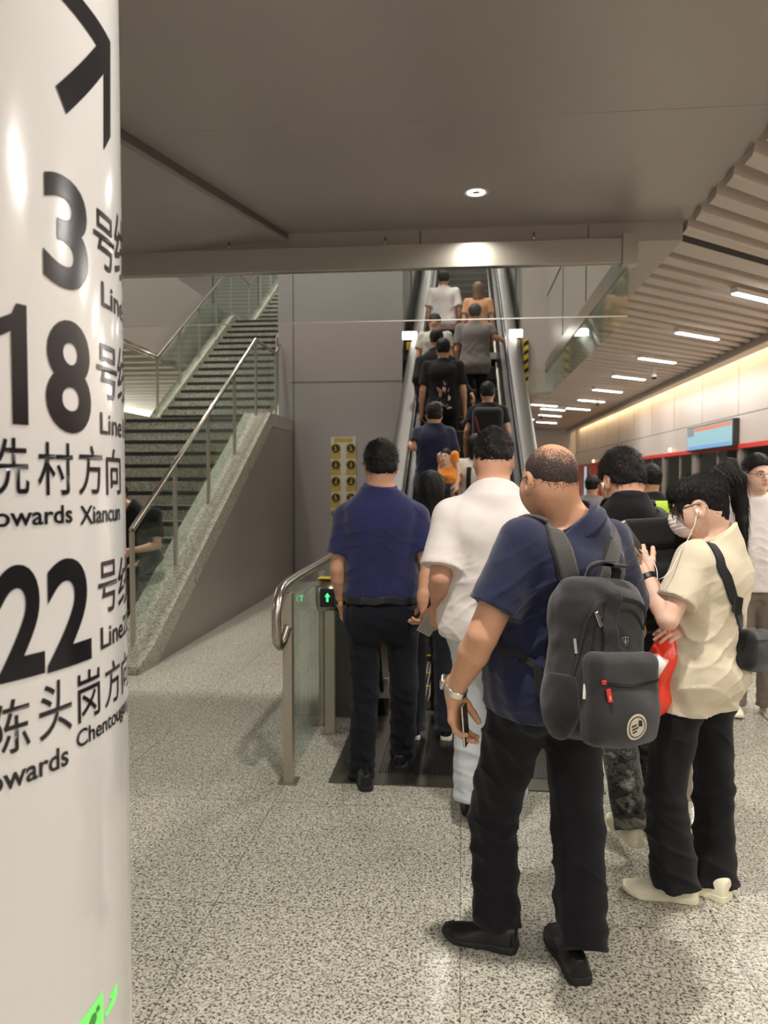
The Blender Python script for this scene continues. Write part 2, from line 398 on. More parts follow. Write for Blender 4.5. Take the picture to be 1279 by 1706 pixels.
# side platform lamps on the left of the stairs
for i, (x, y) in enumerate([(-7.0, 3.0), (-7.0, 8.5), (-7.0, 13.5), (-5.6, 18.0)]):
    t = thing('linear_light', ('tube light left of the camera, out of view behind the column', 'tube light of the left platform level with the stair foot', 'tube light of the left platform seen through the landing glass', 'tube light of the left platform beside the upper stair flight')[i], 'light', (x, y, 3.15 if y < 6 else 3.46), group='tube lights of the far platform')
    mb = MB(); mb.box(-0.05, 0.05, -0.5, 0.5, 0.0, 0.05); mb.build('housing', M['white'], t)
    mb = MB(); mb.box(-0.04, 0.04, -0.48, 0.48, -0.012, 0.0); mb.build('diffuser', M['led'], t)
    lamp('lamp_light', (0, 0, -0.02), 30, (0.08, 0.95), (1, 0.95, 0.89), (0, 0, 0), t)
# lamps high in the stair void and the escalator shaft
for i, (x, y, z, e) in enumerate([(-3.7, 9.0, 10.4, 260), (-3.7, 16.5, 10.4, 260), (-1.2, 9.2, 10.4, 150), (0.0, 13.5, 10.4, 90), (0.0, 18.5, 10.4, 90)]):
    t = thing('downlight', ('square lamp high above the lower stair flight', 'square lamp high above the second stair landing', 'square lamp high above the grey wall beside the escalator', 'square lamp high above the middle of the escalator', 'square lamp high above the top of the escalator')[i], 'light', (x, y, z), group='lamps of the void')
    mb = MB(); mb.box(-0.3, 0.3, -0.3, 0.3, 0.0, 0.08); mb.build('housing', M['white'], t)
    mb = MB(); mb.box(-0.27, 0.27, -0.27, 0.27, -0.01, 0.0); mb.build('lens', M['led'], t)
    lamp('lamp_light', (0, 0, -0.02), e, (0.5, 0.5), (1, 0.95, 0.88), (0, 0, 0), t)
for sx, lb in ((-1, 'added glowing box in place of a lamp reflection on the left side of the escalator shaft'), (1, 'added glowing box in place of a lamp reflection on the right side of the escalator shaft')):  # glowing boxes added in place of lamp reflections on the shaft walls
    t = thing('reflection_glow', lb, 'light', (sx*0.80, 11.9, 3.78), group='added glow boxes of the escalator shaft')
    mb = MB(); mb.box(-0.10, 0.10, -0.02, 0.03, -0.06, 0.06); mb.build('housing', M['white'], t)
    mb = MB(); mb.box(-0.09, 0.09, -0.03, -0.02, -0.05, 0.05); mb.build('lens', M['led'], t)
    lamp('lamp_light', (0, -0.05, 0.0), 1.6, (0.18, 0.1), (1, 1, 0.95), (PI/2, 0, 0), t)
    o = MB().box(-0.06, 0.06, -0.004, 0.0, -0.06, 0.06).build('caution_sticker', M['yellow'])
    o.location = (sx*0.80, 11.86, 3.62); tag(o, 'square yellow caution sticker below the %s shaft glow box' % ('left' if sx < 0 else 'right'), 'sticker')
mb = MB()
for k in range(7):
    pass
# ================================================================== SMOKE BARRIER (beam + hanging glass)
t = thing('smoke_barrier', 'steel beam with hanging glass smoke barrier in front of the stairs and escalator', 'barrier', (0, 6.2, 0))
mb = MB(); mb.box(-9.0, 1.30, -0.04, 0.04, 3.24, 3.43); mb.build('beam', M['beam'], t, bevel=0.004)
mb = MB(); mb.box(1.22, 1.34, -0.06, 0.06, 3.22, 3.46); mb.build('end_cap', M['beam'], t, bevel=0.004)
mb = MB(); mb.box(1.27, 1.33, 0.06, 6.0, 3.24, 3.40); mb.build('side_beam', M['beam'], t)
mb = MB(); mb.box(1.28, 1.292, 0.04, 6.0, 2.84, 3.24); mb.build('side_glass', M['glass2'], t)
xs = [-9.0, -6.4, -4.35, -1.55+0.03, 1.28]
for a, b in zip(xs[:-1], xs[1:]):
    mb = MB(); mb.box(a+0.006, b-0.006, -0.006, 0.006, 2.84, 3.24); mb.build('glass_pane', M['glass'], t)
    mb = MB(); mb.box(a+0.006, b-0.006, -0.007, 0.007, 2.832, 2.84); mb.build('edge_strip', M['white'], t)
for x in (-1.9, -0.62, 0.55):
    mb = MB(); mb.tube([(x, 0, 3.43), (x, 0, CZ-.1)], 0.01, 8); mb.build('hanger', M['steel'], t)

# ================================================================== STAIRS
SX0, SX1 = -4.60, -2.93
RI, TR = 0.16, 0.28
def stair_prof(y_top, z_top, n, depth=0.35):
    # nosing of the top tread at y_top, n risers below it
    pts = []
    for k in range(n, 0, -1):
        y = y_top-(k-1)*TR; z0 = z_top-k*RI
        pts.append((y, z0)); pts.append((y, z0+RI))
    return pts
t = thing('staircase', 'granite staircase climbing behind the glass barrier on the left', 'stairs', (0, 0, 0))
flights = [(10.15, 2.40, 15, 11.40), (15.32, 4.80, 15, 16.62), (20.54, 7.20, 15, 22.0)]
for (yt, zt, n, ye) in flights:
    pr = stair_prof(yt, zt, n)
    y0 = pr[0][0]; z0 = pr[0][1]
    poly = pr+[(ye, zt), (ye, zt-0.28), (yt+0.25, zt-0.28), (y0+0.35, max(z0-0.28, 0))] + ([(y0, z0-0.28)] if z0 > 0.1 else [(y0+0.1, 0)])
    mb = MB(); mb.prism(poly, 0, SX0, SX1); mb.build('stair_flight', M['stone'], t)
    for k in range(n):
        y = yt-k*TR; z = zt-k*RI
        mb = MB(); mb.box(SX0+0.02, SX1-0.01, y-0.004, y+0.001, z-0.052, z-0.006); mb.box(SX0+0.05, SX1-0.05, y+0.035, y+0.085, z, z+0.002)
        mb.build('anti_slip_strip', M['strip'], t)
# stringers (wide granite caps) right and left, following the flights
def z_line(y):
    # top of the stringer along the run
    for (yt, zt, n, ye) in flights:
        yb = yt-(n-1)*TR; zb = zt-n*RI
        if y < yb: return zb+0.10
        if y <= yt: return zb+RI*0.2+ (y-yb)/(yt-yb)*(zt-zb-RI*0.2)+0.10
        if y <= ye: return zt+0.10
    return zt+0.10
ys = [5.82, 6.14, 10.2, 11.40]
top = [(5.86, 0.0), (5.86, 0.06), (6.15, 0.16), (10.2, 2.47), (11.60, 2.47)]
poly = top+[(11.60, 2.30), (10.3, 2.30), (6.24, 0.0)]
mb = MB(); mb.prism(poly, 0, -2.93, -2.57); mb.build('stringer_cap', M['stone'], t)
mb = MB(); mb.prism([(5.95, 0.0), (6.15, 0.10), (10.2, 2.40), (11.60, 2.40), (11.6, 0.0)], 0, -2.64, -2.575); mb.build('side_cladding', M['stairside'], t)
for (xa, xb) in ((SX0-0.16, SX0),):
    pts = []
    for (yt, zt, n, ye) in flights:
        yb = yt-(n-1)*TR; zb = zt-n*RI
        pts += [(yb-0.05, zb+0.12), (yt, zt+0.10), (ye-0.05, zt+0.10)]
    mb = MB(); mb.prism(pts+[(y, z-0.5) for y, z in pts[::-1]], 0, xa, xb); mb.build('stringer_cap', M['stone'], t)
pts = []
for (yt, zt, n, ye) in flights[1:]:
    yb = yt-(n-1)*TR; zb = zt-n*RI
    pts += [(yb+0.22, zb+0.14), (yt, zt+0.10), (ye-0.05, zt+0.10)]
mb = MB(); mb.prism(pts+[(y, z-0.4) for y, z in pts[::-1]], 0, SX1, SX1+0.14); mb.build('stringer_cap', M['stone'], t)

def rail(name, label, x, runs, gx=0.0, group='stair balustrades'):
    # runs: polyline of (y, z_floor) ; the handrail is 1 m above it
    T = thing(name, label, 'railing', (x, runs[0][0], 0), group=group)
    y00 = runs[0][0]
    P = [(0, y-y00, z+1.0) for y, z in runs]
    MB().tube(P, 0.026, 12).build('handrail', M['steel'], T)
    for (a, b) in zip(runs[:-1], runs[1:]):
        L = math.hypot(b[0]-a[0], b[1]-a[1]); n = max(1, round(L/1.15))
        for i in range(n):
            u0 = i/n; u1 = (i+1)/n
            ya = a[0]+(b[0]-a[0])*u0-y00; za = a[1]+(b[1]-a[1])*u0; yb = a[0]+(b[0]-a[0])*u1-y00; zb = a[1]+(b[1]-a[1])*u1
            mb = MB(); mb.prism([(ya+0.04, za+0.12), (yb-0.04, zb+0.12), (yb-0.04, zb+0.93), (ya+0.04, za+0.93)], 0, -0.006, 0.006); mb.build('glass_panel', M['glass2'], T)
            mb = MB(); mb.box(-0.012, 0.012, ya-0.028, ya+0.028, za-0.02, za+0.985); p = mb.build('post', M['post'], T)
    return T
rail('stair_railing', 'near glass and steel handrail on the right edge of the lower stair flight', -2.76, [(6.20, 0.14), (10.15, 2.44), (11.25, 2.44), (11.52, 2.60)])
rail('stair_railing', 'far glass and steel handrail along the left edge of the upper stair flights', -4.66, [(10.0, 2.44), (11.45, 2.44), (15.32, 4.86), (16.62, 4.86), (20.5, 7.2)])
rail('stair_railing', 'steel and glass handrail on the right side of the second stair flight beside the wall', -2.86, [(11.75, 2.75), (15.32, 4.86), (16.62, 4.86), (20.5, 7.2)])
rail('stair_railing', 'glass handrail of the lower stair flight half hidden behind the column', -4.66, [(6.20, 0.14), (9.95, 2.40)])

# ================================================================== FLOOR GUARD RAILS BESIDE THE ESCALATOR
def guard(x, sgn, label):
    T = thing('guard_rail', label, 'railing', (x, 3.85, 0), group='guard rails beside the escalator')
    # posts
    for i, y in enumerate((0.0, 0.95, 1.75, 3.3, 5.0, 6.7)):
        w = 0.024 if i == 0 else 0.016
        MB().box(-w, w, y-0.03, y+0.03, 0, 0.985).build('post', M['post'], T, bevel=0.003)
        MB().box(-0.05, 0.05, y-0.05, y+0.05, 0, 0.008).build('base_plate', M['steel'], T)
    for a, b in ((0.0, 0.95), (0.95, 1.75), (1.75, 3.3), (3.3, 5.0), (5.0, 6.7)):
        MB().box(-0.006, 0.006, a+0.035, b-0.02, 0.05, 0.93).build('glass_panel', M['glass2'], T)
    # tubular rail with the loop at its near end
    c = [(0, 7.6, 1.04), (0, 3.5, 1.04), (0, 0.2, 1.04), (0, -0.05, 1.035), (0, -0.16, 1.02), (0, -0.225, 0.975), (0, -0.25, 0.92), (0, -0.25, 0.82), (0, -0.235, 0.775), (0, -0.19, 0.75), (0, -0.13, 0.76), (0, -0.05, 0.80), (0, 0.0, 0.81)]
    MB().tube(c, 0.024, 14).build('handrail', M['steel'], T)
    return T
g = guard(-0.885, -1, 'steel and glass guard rail left of the escalator entrance')
guard(1.10, 1, 'steel and glass guard rail right of the escalator entrance, behind the beige shirt')
# indicator post behind the glass with a green arrow
T = thing('indicator_post', 'steel escalator indicator post with a lit green arrow behind the guard glass', 'indicator', (-0.80, 4.62, 0))
MB().box(-0.03, 0.03, -0.03, 0.03, 0, 0.80).build('post', M['post'], T)
MB().tube([(-0.075, 0, 0.86), (0.075, 0, 0.86)], 0.085, 20, ry=0.10).build('housing', M['steel'], T)
MB().box(-0.045, 0.045, -0.099, -0.09, 0.80, 0.91).build('display', M['black'], T)
gm = emit_mat('green_arrow_led', (0.05, 1, 0.25, 1), 2.0)
MB().prism([(-0.016, 0.862), (0.0, 0.885), (0.016, 0.862), (0.006, 0.862), (0.006, 0.832), (-0.006, 0.832), (-0.006, 0.862)], 1, -0.102, -0.0985).build('arrow', gm, T)
MB().box(-0.07, 0.07, -0.05, 0.05, 0.962, 0.965).build('sticker', M['yellow'], T)
MB().box(-0.01, 0.01, -0.01, 0.01, 0.93, 0.965).build('stalk', M['steel'], T)

M['deck'] = mat('satin_escalator_deck', rgb(98, 95, 91), 0.48, 0.7, 0.05, 6)
# ================================================================== ESCALATOR
E0, E1, ESL = 6.3, 7.5, math.tan(math.radians(30))
def ez(y):
    if y <= E0: return 0.0
    if y <= E1: return ESL*(y-E0)**2/(2*(E1-E0))
    return ESL*(y-(E0+E1)/2)
EY = [5.0, 5.6, 6.1, 6.3, 6.5, 6.7, 6.9, 7.1, 7.3, 7.5, 7.8, 9.0, 11.5, 14.5, 17.5, 19.8]
XC = 0.02
T = thing('escalator', 'escalator carrying people up past the glass barrier', 'escalator', (XC, 0, 0))
MB().box(-0.70, 0.70, 3.85, 5.32, 0.0, 0.006).build('landing_plate', mat('ribbed_landing_plate', rgb(112, 108, 98), 0.35, 0.85, 0.1, 20), T)
mb = MB()
for i in range(60):
    x = -0.45+0.9*i/59; mb.box(x-0.004, x+0.004, 4.0, 5.0, 0.006, 0.010)
mb.build('landing_plate_ribs', M['black'], T)
mb = MB(); mb.box(-0.5, 0.5, 5.14, 5.34, 0.006, 0.016)
for i in range(50):
    x = -0.48+0.96*i/49; mb.box(x-0.004, x+0.004, 5.34, 5.42, 0.0, 0.012)
mb.build('comb_plate', M['darksteel'], T)
# steps
stepm = mat('grooved_step_metal', rgb(70, 70, 70), 0.4, 0.8, 0.1, 30)
y = 5.36; k = 0
while y < 19.6:
    z = ez(y+0.2) if y > 5.8 else 0.0
    mb = MB(); mb.box(-0.5, 0.5, y, y+0.40, z-0.20, z-0.004)
    if y < 12:
        for i in range(40):
            x = -0.49+0.98*i/39; mb.box(x-0.006, x+0.006, y+0.005, y+0.395, z-0.004, z)
    s = mb.build('step', stepm, T)
    mb = MB(); mb.box(-0.5, 0.5, y-0.002, y+0.028, z-0.004, z+0.001); mb.box(-0.5, -0.46, y, y+.4, z-.004, z+.001); mb.box(0.46, 0.5, y, y+.4, z-.004, z+.001)
    mb.build('step_edge', M['yellow'], s)
    y += 0.40
# truss soffit
top = [(yy, ez(yy)-0.22) for yy in EY]; bot = [(yy, max(ez(yy)-0.95, -0.1)) for yy in EY][::-1]
mb = MB(); mb.prism([p for p in top if p[1] > -5]+bot, 0, -0.86, 0.86); mb.build('truss_cladding', M['fascia'], T)
for sx in (-1, 1):
    lo = [(yy, ez(yy)-0.2) for yy in EY]; hi = [(yy, ez(yy)+0.86) for yy in EY][::-1]
    a, b = sorted((sx*0.52, sx*0.60)); mb = MB(); mb.prism([(4.85, 0.28), (4.72, 0.5), (4.74, 0.7), (4.85, 0.86)][::-1]+[(5.0, -0.0)]+lo+hi, 0, a, b); mb.build('inner_panel', M['escpanel'], T)
    a, b = sorted((sx*0.50, sx*0.525)); lo = [(yy, ez(yy)-0.02) for yy in EY if yy >= 5.0]; hi = [(yy, ez(yy)+0.20) for yy in EY][::-1]; mb = MB(); mb.prism(lo+hi, 0, a, b); mb.build('skirt', M['darksteel'], T)
    a, b = sorted((sx*0.505, sx*0.53)); lo = [(yy, ez(yy)+0.20) for yy in EY if yy >= 5.0]; hi = [(yy, ez(yy)+0.225) for yy in EY][::-1]; mb = MB(); mb.prism(lo+hi, 0, a, b); mb.build('inner_deck', M['steel'], T)
    # outer deck: rounded silver cladding
    prof = [(0.60, -0.2), (0.60, 0.845), (0.655, 0.86), (0.74, 0.855), (0.80, 0.825), (0.83, 0.77), (0.84, 0.68), (0.84, -0.2)]
    rings = [[(sx*px, yy, max(pz+ez(yy), 0.0) if yy < 7 else pz+ez(yy)) for px, pz in prof] for yy in [4.95]+EY]
    mb = MB(); n = len(prof); vs = [v for r in rings for v in r]
    fs = [(i*n+j, i*n+(j+1) % n, (i+1)*n+(j+1) % n, (i+1)*n+j) for i in range(len(rings)-1) for j in range(n)]
    mb.add(vs, fs, True); mb.add(rings[0], [tuple(range(n))]); mb.build('outer_deck', M['deck'], T)
    # handrail: top run + newel
    top = [(sx*0.60, yy, ez(yy)+0.92) for yy in EY[::-1]]
    nw = [(sx*0.60, 5.0-0.36*math.sin(a), 0.56+0.36*math.cos(a)) for a in [PI*i/14 for i in range(1, 15)]]
    mb = MB(); mb.tube(top+nw+[(sx*0.60, 5.4, 0.2)], 0.043, 12, ry=0.022, up=(1, 0, 0)); mb.build('handrail', M['rubber'], T)
pl = MB(); pl.box(-0.46, -0.36, 5.22, 5.225, 0.02, 0.14)
# striped bumper on the right side of the escalator, under the shaft wall
T2 = thing('striped_guard', 'black and yellow striped bumper post at the right shaft wall of the escalator', 'guard', (0.975, 12.15, 3.12))
MB().box(-0.035, 0.035, -0.02, 0.04, -0.12, 0.62).build('board', M['yellow'], T2)
for i in range(5):
    z = -0.06+i*0.14
    MB().prism([(-0.036, z), (0.036, z+0.05), (0.036, z+0.11), (-0.036, z+0.06)], 1, -0.024, -0.0195).build('stripe', M['black'], T2)

# ================================================================== TEXT HELPERS
def text_mesh(s, off=0.0, size=1.0):
    cu = bpy.data.curves.new('txt', 'FONT'); cu.body = s; cu.size = size; cu.offset = off; cu.resolution_u = 6
    o = bpy.data.objects.new('txt', cu); COL.objects.link(o)
    bpy.context.view_layer.update()
    dg = bpy.context.evaluated_depsgraph_get(); me = bpy.data.meshes.new_from_object(o.evaluated_get(dg))
    bpy.data.objects.remove(o); return me
def flat_text(name, s, m, parent, fn, off=0.0, label=None):
    me = text_mesh(s, off); co = np.array([v.co[:] for v in me.vertices])
    mn = co.min(0); mx = co.max(0); mb = MB()
    uv = (co[:, :2]-mn[:2])/(mx-mn)[:2]
    mb.add([fn(u, v) for u, v in uv], [tuple(p.vertices) for p in me.polygons])
    return mb.build(name, m, parent, label=label)

c_ = atY(632, 1148, 4.90); E_ = bpy.data.objects['escalator']
pq = MB().box(c_.x-XC-0.055, c_.x-XC+0.055, 4.90, 4.92, c_.z-0.06, c_.z+0.07).build('number_plate', M['fascia'], E_, bevel=0.003)
flat_text('number', '7', M['ink'], pq, lambda u, v: (c_.x-XC-0.018+0.034*u, 4.8985, c_.z-0.028+0.056*v), 0.02, 'black number 7')
# ================================================================== COLUMN WITH LETTERING
CR = 0.50
phi = math.radians(40.9)
CD_ = 1.76
CC = Vector((-CD_*math.sin(phi), CD_*math.cos(phi), 0))
def col_hit(px, py):
    d = ray(px, py); dx, dy = d.x, d.y
    a = dx*dx+dy*dy; b = -2*(dx*CC.x+dy*CC.y); c = CC.x**2+CC.y**2-CR*CR
    disc = b*b-4*a*c
    tt = (-b-math.sqrt(max(disc, 0)))/(2*a)
    x, y, z = dx*tt, dy*tt, CAM.z+d.z*tt
    # angle measured so that s grows to the right on screen
    ang = math.atan2(y-CC.y, x-CC.x)
    return ang, z, disc
A0 = math.atan2(-CC.y, -CC.x)     # towards the camera
def S_(px, py):
    a, z, disc = col_hit(px, py); d = (a-A0+PI) % (2*PI)-PI
    return d*CR, z
T = thing('round_column', 'white round column with black line and direction lettering at the left', 'column', (CC.x, CC.y, 0))
mb = MB(); mb.lathe([(CR, 0.0), (CR, 3.62)], 160); mb.build('shaft', M['column'], T)
mb = MB(); mb.lathe([(CR+0.012, 0.0), (CR+0.012, 0.10), (CR, 0.105)], 128); mb.build('base_ring', M['steel'], T)
def wrap(name, me_pts, faces, m, off=0.0012, label=None):
    # me_pts: (s, z) on the unrolled column -> cut finely and roll onto it
    bm = bmesh.new(); vs = [bm.verts.new((s, z, 0)) for s, z in me_pts]
    for f in faces:
        try: bm.faces.new([vs[i] for i in f])
        except ValueError: pass
    smin = min(p[0] for p in me_pts); smax = max(p[0] for p in me_pts)
    x = smin+0.008
    while x < smax:
        bmesh.ops.bisect_plane(bm, geom=bm.verts[:]+bm.edges[:]+bm.faces[:], plane_co=(x, 0, 0), plane_no=(1, 0, 0)); x += 0.008
    bm.verts.index_update()
    mb = MB(); P_ = []
    for v in bm.verts:
        a = A0+v.co.x/CR; P_.append(((CR+off)*math.cos(a), (CR+off)*math.sin(a), v.co.y))
    F_ = [tuple(w.index for w in f.verts) for f in bm.faces]
    bm.free()
    me = bpy.data.meshes.new(name); me.from_pydata(P_, [], F_); me.materials.append(m)
    # orient outward
    bm = bmesh.new(); bm.from_mesh(me)
    for f in bm.faces:
        c = f.calc_center_median()
        if f.normal.dot(Vector((c.x, c.y, 0))) < 0: f.normal_flip()
    bm.to_mesh(me); bm.free()
    me.polygons.foreach_set('use_smooth', [True]*len(me.polygons))
    o = bpy.data.objects.new(name, me); link(o, T)
    if label: o['label'] = label
    return o
def col_text(s, l, r, b, t_, off=0.0, label=None):
    s0 = S_(*l)[0]; s1 = S_(*r)[0]; z0 = S_(*b)[1]; z1 = S_(*t_)[1]
    me = text_mesh(s, off); co = np.array([v.co[:] for v in me.vertices])
    mn = co.min(0); mx = co.max(0)
    pts = [(s0+(s1-s0)*(p[0]-mn[0])/(mx[0]-mn[0]), z0+(z1-z0)*(p[1]-mn[1])/(mx[1]-mn[1])) for p in co]
    return wrap('lettering', pts, [tuple(p.vertices) for p in me.polygons], M['ink'], label=label or ('black lettering reading '+s))
# s must run rightwards on screen: check sign
SGN = 1 if S_(150, 800)[0] > S_(20, 800)[0] else -1
if SGN < 0:
    _S = S_
    def S_(px, py):
        a, z = _S(px, py); return -a, z
    _w = wrap
    def wrap(name, pts, faces, m, off=0.0012, label=None):
        return _w(name, [(-s, z) for s, z in pts], faces, m, off, label)
col_text('3', (71, 420), (146, 420), (122, 486), (94, 287), 0.028)
col_text('号', (155, 400), (189, 400), (178, 452), (166, 350), 0.006)
col_text('线', (190, 420), (206, 420), (203, 478), (200, 366), 0.006)
col_text('Line3', (168, 490), (208, 510), (172, 511), (171, 469), 0.014)
q_ = [S_(45, 600)[0], S_(24, 600)[0], S_(-14, 600)[0]]; zb_, zt_ = S_(40, 708)[1], S_(25, 505)[1]; hh = zt_-zb_
wrap('lettering', [(q_[0], zb_), (q_[0], zt_), (q_[1]+.004, zt_), (q_[1]-.004, zt_-hh*.09), (q_[2]+.01, zt_-hh*.155), (q_[2]+.01, zt_-hh*.30), (q_[1]-.006, zt_-hh*.235), (q_[1]-.006, zb_)], [(0, 1, 2, 3, 7), (3, 4, 5, 6), (3, 6, 7)], M['ink'], label='black lettering reading 1')
col_text('8', (75, 620), (150, 620), (118, 722), (112, 533), 0.028)
col_text('号', (160, 610), (194, 610), (180, 666), (172, 573), 0.006)
col_text('线', (195, 620), (211, 620), (205, 676), (203, 582), 0.006)
col_text('Line18', (166, 700), (211.5, 710), (168, 723), (167, 686), 0.014)
col_text('冼', (-26, 780), (48, 780), (20, 825), (16, 729), 0.006)
col_text('村', (62, 780), (121, 780), (90, 825), (90, 737), 0.006)
col_text('方', (130, 780), (170, 780), (150, 824), (150, 742), 0.006)
col_text('向', (176, 780), (200, 780), (188, 824), (188, 748), 0.006)
col_text('Towards', (-48, 860), (120, 860), (60, 875), (60, 843), 0.018)
col_text('Xiancun', (132, 857), (199, 857), (150, 873), (150, 842), 0.018)
col_text('2', (-6, 1030), (73, 1030), (60, 1125), (35, 940), 0.028)
col_text('2', (77, 1030), (151, 1030), (110, 1112), (125, 928), 0.028)
col_text('号', (163, 980), (194, 980), (184, 1018), (178, 934), 0.006)
col_text('线', (196, 980), (211, 980), (206, 1008), (204, 926), 0.006)
col_text('Line22', (167, 1060), (211.5, 1050), (170, 1082), (169, 1045), 0.014)
col_text('陈', (-20, 1210), (50, 1210), (22, 1255), (22, 1164), 0.006)
col_text('头', (64, 1180), (119, 1180), (78, 1232), (85, 1136), 0.006)
col_text('岗', (129, 1160), (166, 1160), (135, 1204), (150, 1114), 0.006)
col_text('方', (174, 1140), (199, 1140), (182, 1176), (186, 1100), 0.006)
col_text('向', (202, 1130), (212, 1130), (204, 1155), (207, 1086), 0.006)
col_text('Towards', (-62, 1290), (114, 1290), (40, 1306), (40, 1268), 0.018)
col_text('Chentougang', (127, 1240), (212.5, 1200), (140, 1250), (140, 1212), 0.014)
# arrow up-right, its top beyond the frame
ap = [(183, 70), (183, 228), (172, 250), (172, 122), (110, 190), (92, 143), (160, 75), (103, 0), (60, -52), (80, -95), (137, 0)]
pts = [S_(*p) for p in ap]
wrap('arrow', pts, [(0, 1, 2, 3), (0, 3, 4, 5, 6), (0, 6, 7, 8, 9, 10)], M['ink'], label='black direction arrow')
# green glow sign near the foot of the column
def gpoly(name, pl, m, off=0.0014, lab=None):
    p = [S_(*q) for q in pl]; return wrap(name, p, [tuple(range(len(p)))], m, off, lab)
gpoly('exit_sign', [(118, 1720), (170, 1650), (172, 1760), (116, 1830)], M['green'], lab='glowing green evacuation sign')
gpoly('exit_sign_arrow', [(173, 1690), (186, 1664), (181, 1661), (188, 1650), (194, 1636), (194, 1655), (189, 1672), (177, 1694)], M['green'], lab='glowing green arrow')
dg = mat('exit_figure_green', rgb(70, 150, 70), 0.6)
gpoly('running_figure', [(146, 1706), (152, 1690), (158, 1685), (160, 1694), (155, 1712), (148, 1720)], dg, 0.0022)
gpoly('running_figure', [(158, 1680), (163, 1672), (165, 1680), (160, 1688)], dg, 0.0022)

# ================================================================== SIGNS AND SMALL FIXTURES
PY = mat('muted_yellow_print', rgb(172, 148, 66), 0.5)
# prohibition pictograms on the wall beside the escalator: two columns of five
T = thing('safety_poster', 'clear notice with two columns of round yellow and black pictograms on the grey wall', 'sign', (-1.86, 11.585, 0))
pc = mat('poster_film', rgb(190, 184, 172), 0.3)
a = atY(551, 728, 11.58); b = atY(593, 858, 11.58)
x0, x1, z1, z0 = a.x+1.86, b.x+1.86, a.z, b.z
MB().box(x0, x1, -0.006, 0.0, z0-0.55, z1).build('panel', pc, T)
MB().box(x0+0.05, x1-0.05, -0.009, -0.006, z1-0.07, z1-0.015).build('heading', PY, T)
cw = (x1-x0)/2; ph = (z1-z0)/4.75
for c in range(2):
    for r in range(6):
        cx = x0+cw*(c+0.5)+(0.02 if c else -0.02); cz = z1-0.10-ph*(r+0.42)
        MB().box(cx-0.075, cx+0.075, -0.009, -0.006, cz-ph*0.46, cz-ph*0.16).build('caption', PY, T)
        MB().tube([(cx, -0.012, cz+0.03), (cx, -0.006, cz+0.03)], 0.082, 20).build('pictogram', PY, T)
        MB().tube([(cx, -0.015, cz+0.03), (cx, -0.012, cz+0.03)], 0.062, 20).build('pictogram_disc', M['black'], T)
        mb = MB(); mb.tube([(cx+0.01*(r % 3-1), -0.017, cz+0.055), (cx+0.01*(r % 3-1), -0.015, cz+0.055)], 0.013, 10)
        mb.box(cx-0.012, cx+0.012, -0.017, -0.015, cz-0.01, cz+0.04); mb.box(cx-0.03, cx+0.03, -0.017, -0.015, cz+0.02*(r % 2), cz+0.01+0.02*(r % 2)); mb.build('pictogram_figure', PY, T)
# information screen hung on the header
T = thing('information_screen', 'bright information screen with an orange top line above the platform doors', 'screen', (WX-0.06, 14.15, 2.33))
MB().box(-0.04, 0.06, -1.28, 1.28, -0.23, 0.23).build('housing', M['black'], T, bevel=0.01)
MB().box(-0.045, -0.04, -1.24, 1.24, -0.20, 0.20).build('display', emit_mat('screen_cyan', (0.45, 0.85, 0.95, 1), 0.62), T)
MB().box(-0.048, -0.044, -1.20, 0.75, 0.12, 0.19).build('headline_band', emit_mat('screen_orange', (1.0, 0.30, 0.12, 1), 0.7), T)
MB().box(-0.048, -0.044, 0.80, 1.20, 0.05, 0.19).build('clock_field', emit_mat('screen_grey', (0.35, 0.35, 0.4, 1), 0.6), T)
MB().box(-0.048, -0.044, -1.20, 1.20, -0.19, -0.14).build('ticker_band', emit_mat('screen_blue', (0.2, 0.5, 1.0, 1), 0.7), T)
for i, (py_, lb) in enumerate(((12.9, 'small dome camera hanging under the baffle ceiling between the tube lights'), (17.6, 'dome camera hanging far down the platform ceiling'), (21.2, 'smallest and farthest dome camera over the platform'))):
    T = thing('dome_camera', lb, 'security camera', (3.3 if i == 0 else (3.15 if i == 1 else 2.2), py_+0.9, 3.5), group='dome cameras of the platform')
    MB().tube([(0, 0, 0.1), (0, 0, -0.12)], 0.012, 8).build('stem', M['white'], T)
    MB().lathe([(0.001, -0.10), (0.05, -0.11), (0.055, -0.15), (0.05, -0.155)], 16).build('housing', M['white'], T)
    MB().lathe([(0.045, -0.155), (0.036, -0.185), (0.001, -0.2)], 16).build('dome', M['black'], T)
# small warm door lamps over the screen doors
for i, y in enumerate((16.9, 21.5, 26.5)):
    T = thing('door_lamp', ('warm round indicator lamp on the white header above the platform doors', 'second warm indicator lamp further along the header', 'farthest warm indicator lamp along the header')[i], 'light', (WX-0.01, y, 2.2))
    MB().lathe([(0.001, 0.05), (0.045, 0.035), (0.06, 0.0), (0.045, -0.035), (0.001, -0.05)], 14).build('lens', emit_mat('door_lamp_amber_%d' % i, (1, 0.5, 0.25, 1), 5), T)
    MB().box(-0.0, 0.02, -0.07, 0.07, -0.06, 0.06).build('housing', M['frame'], T)
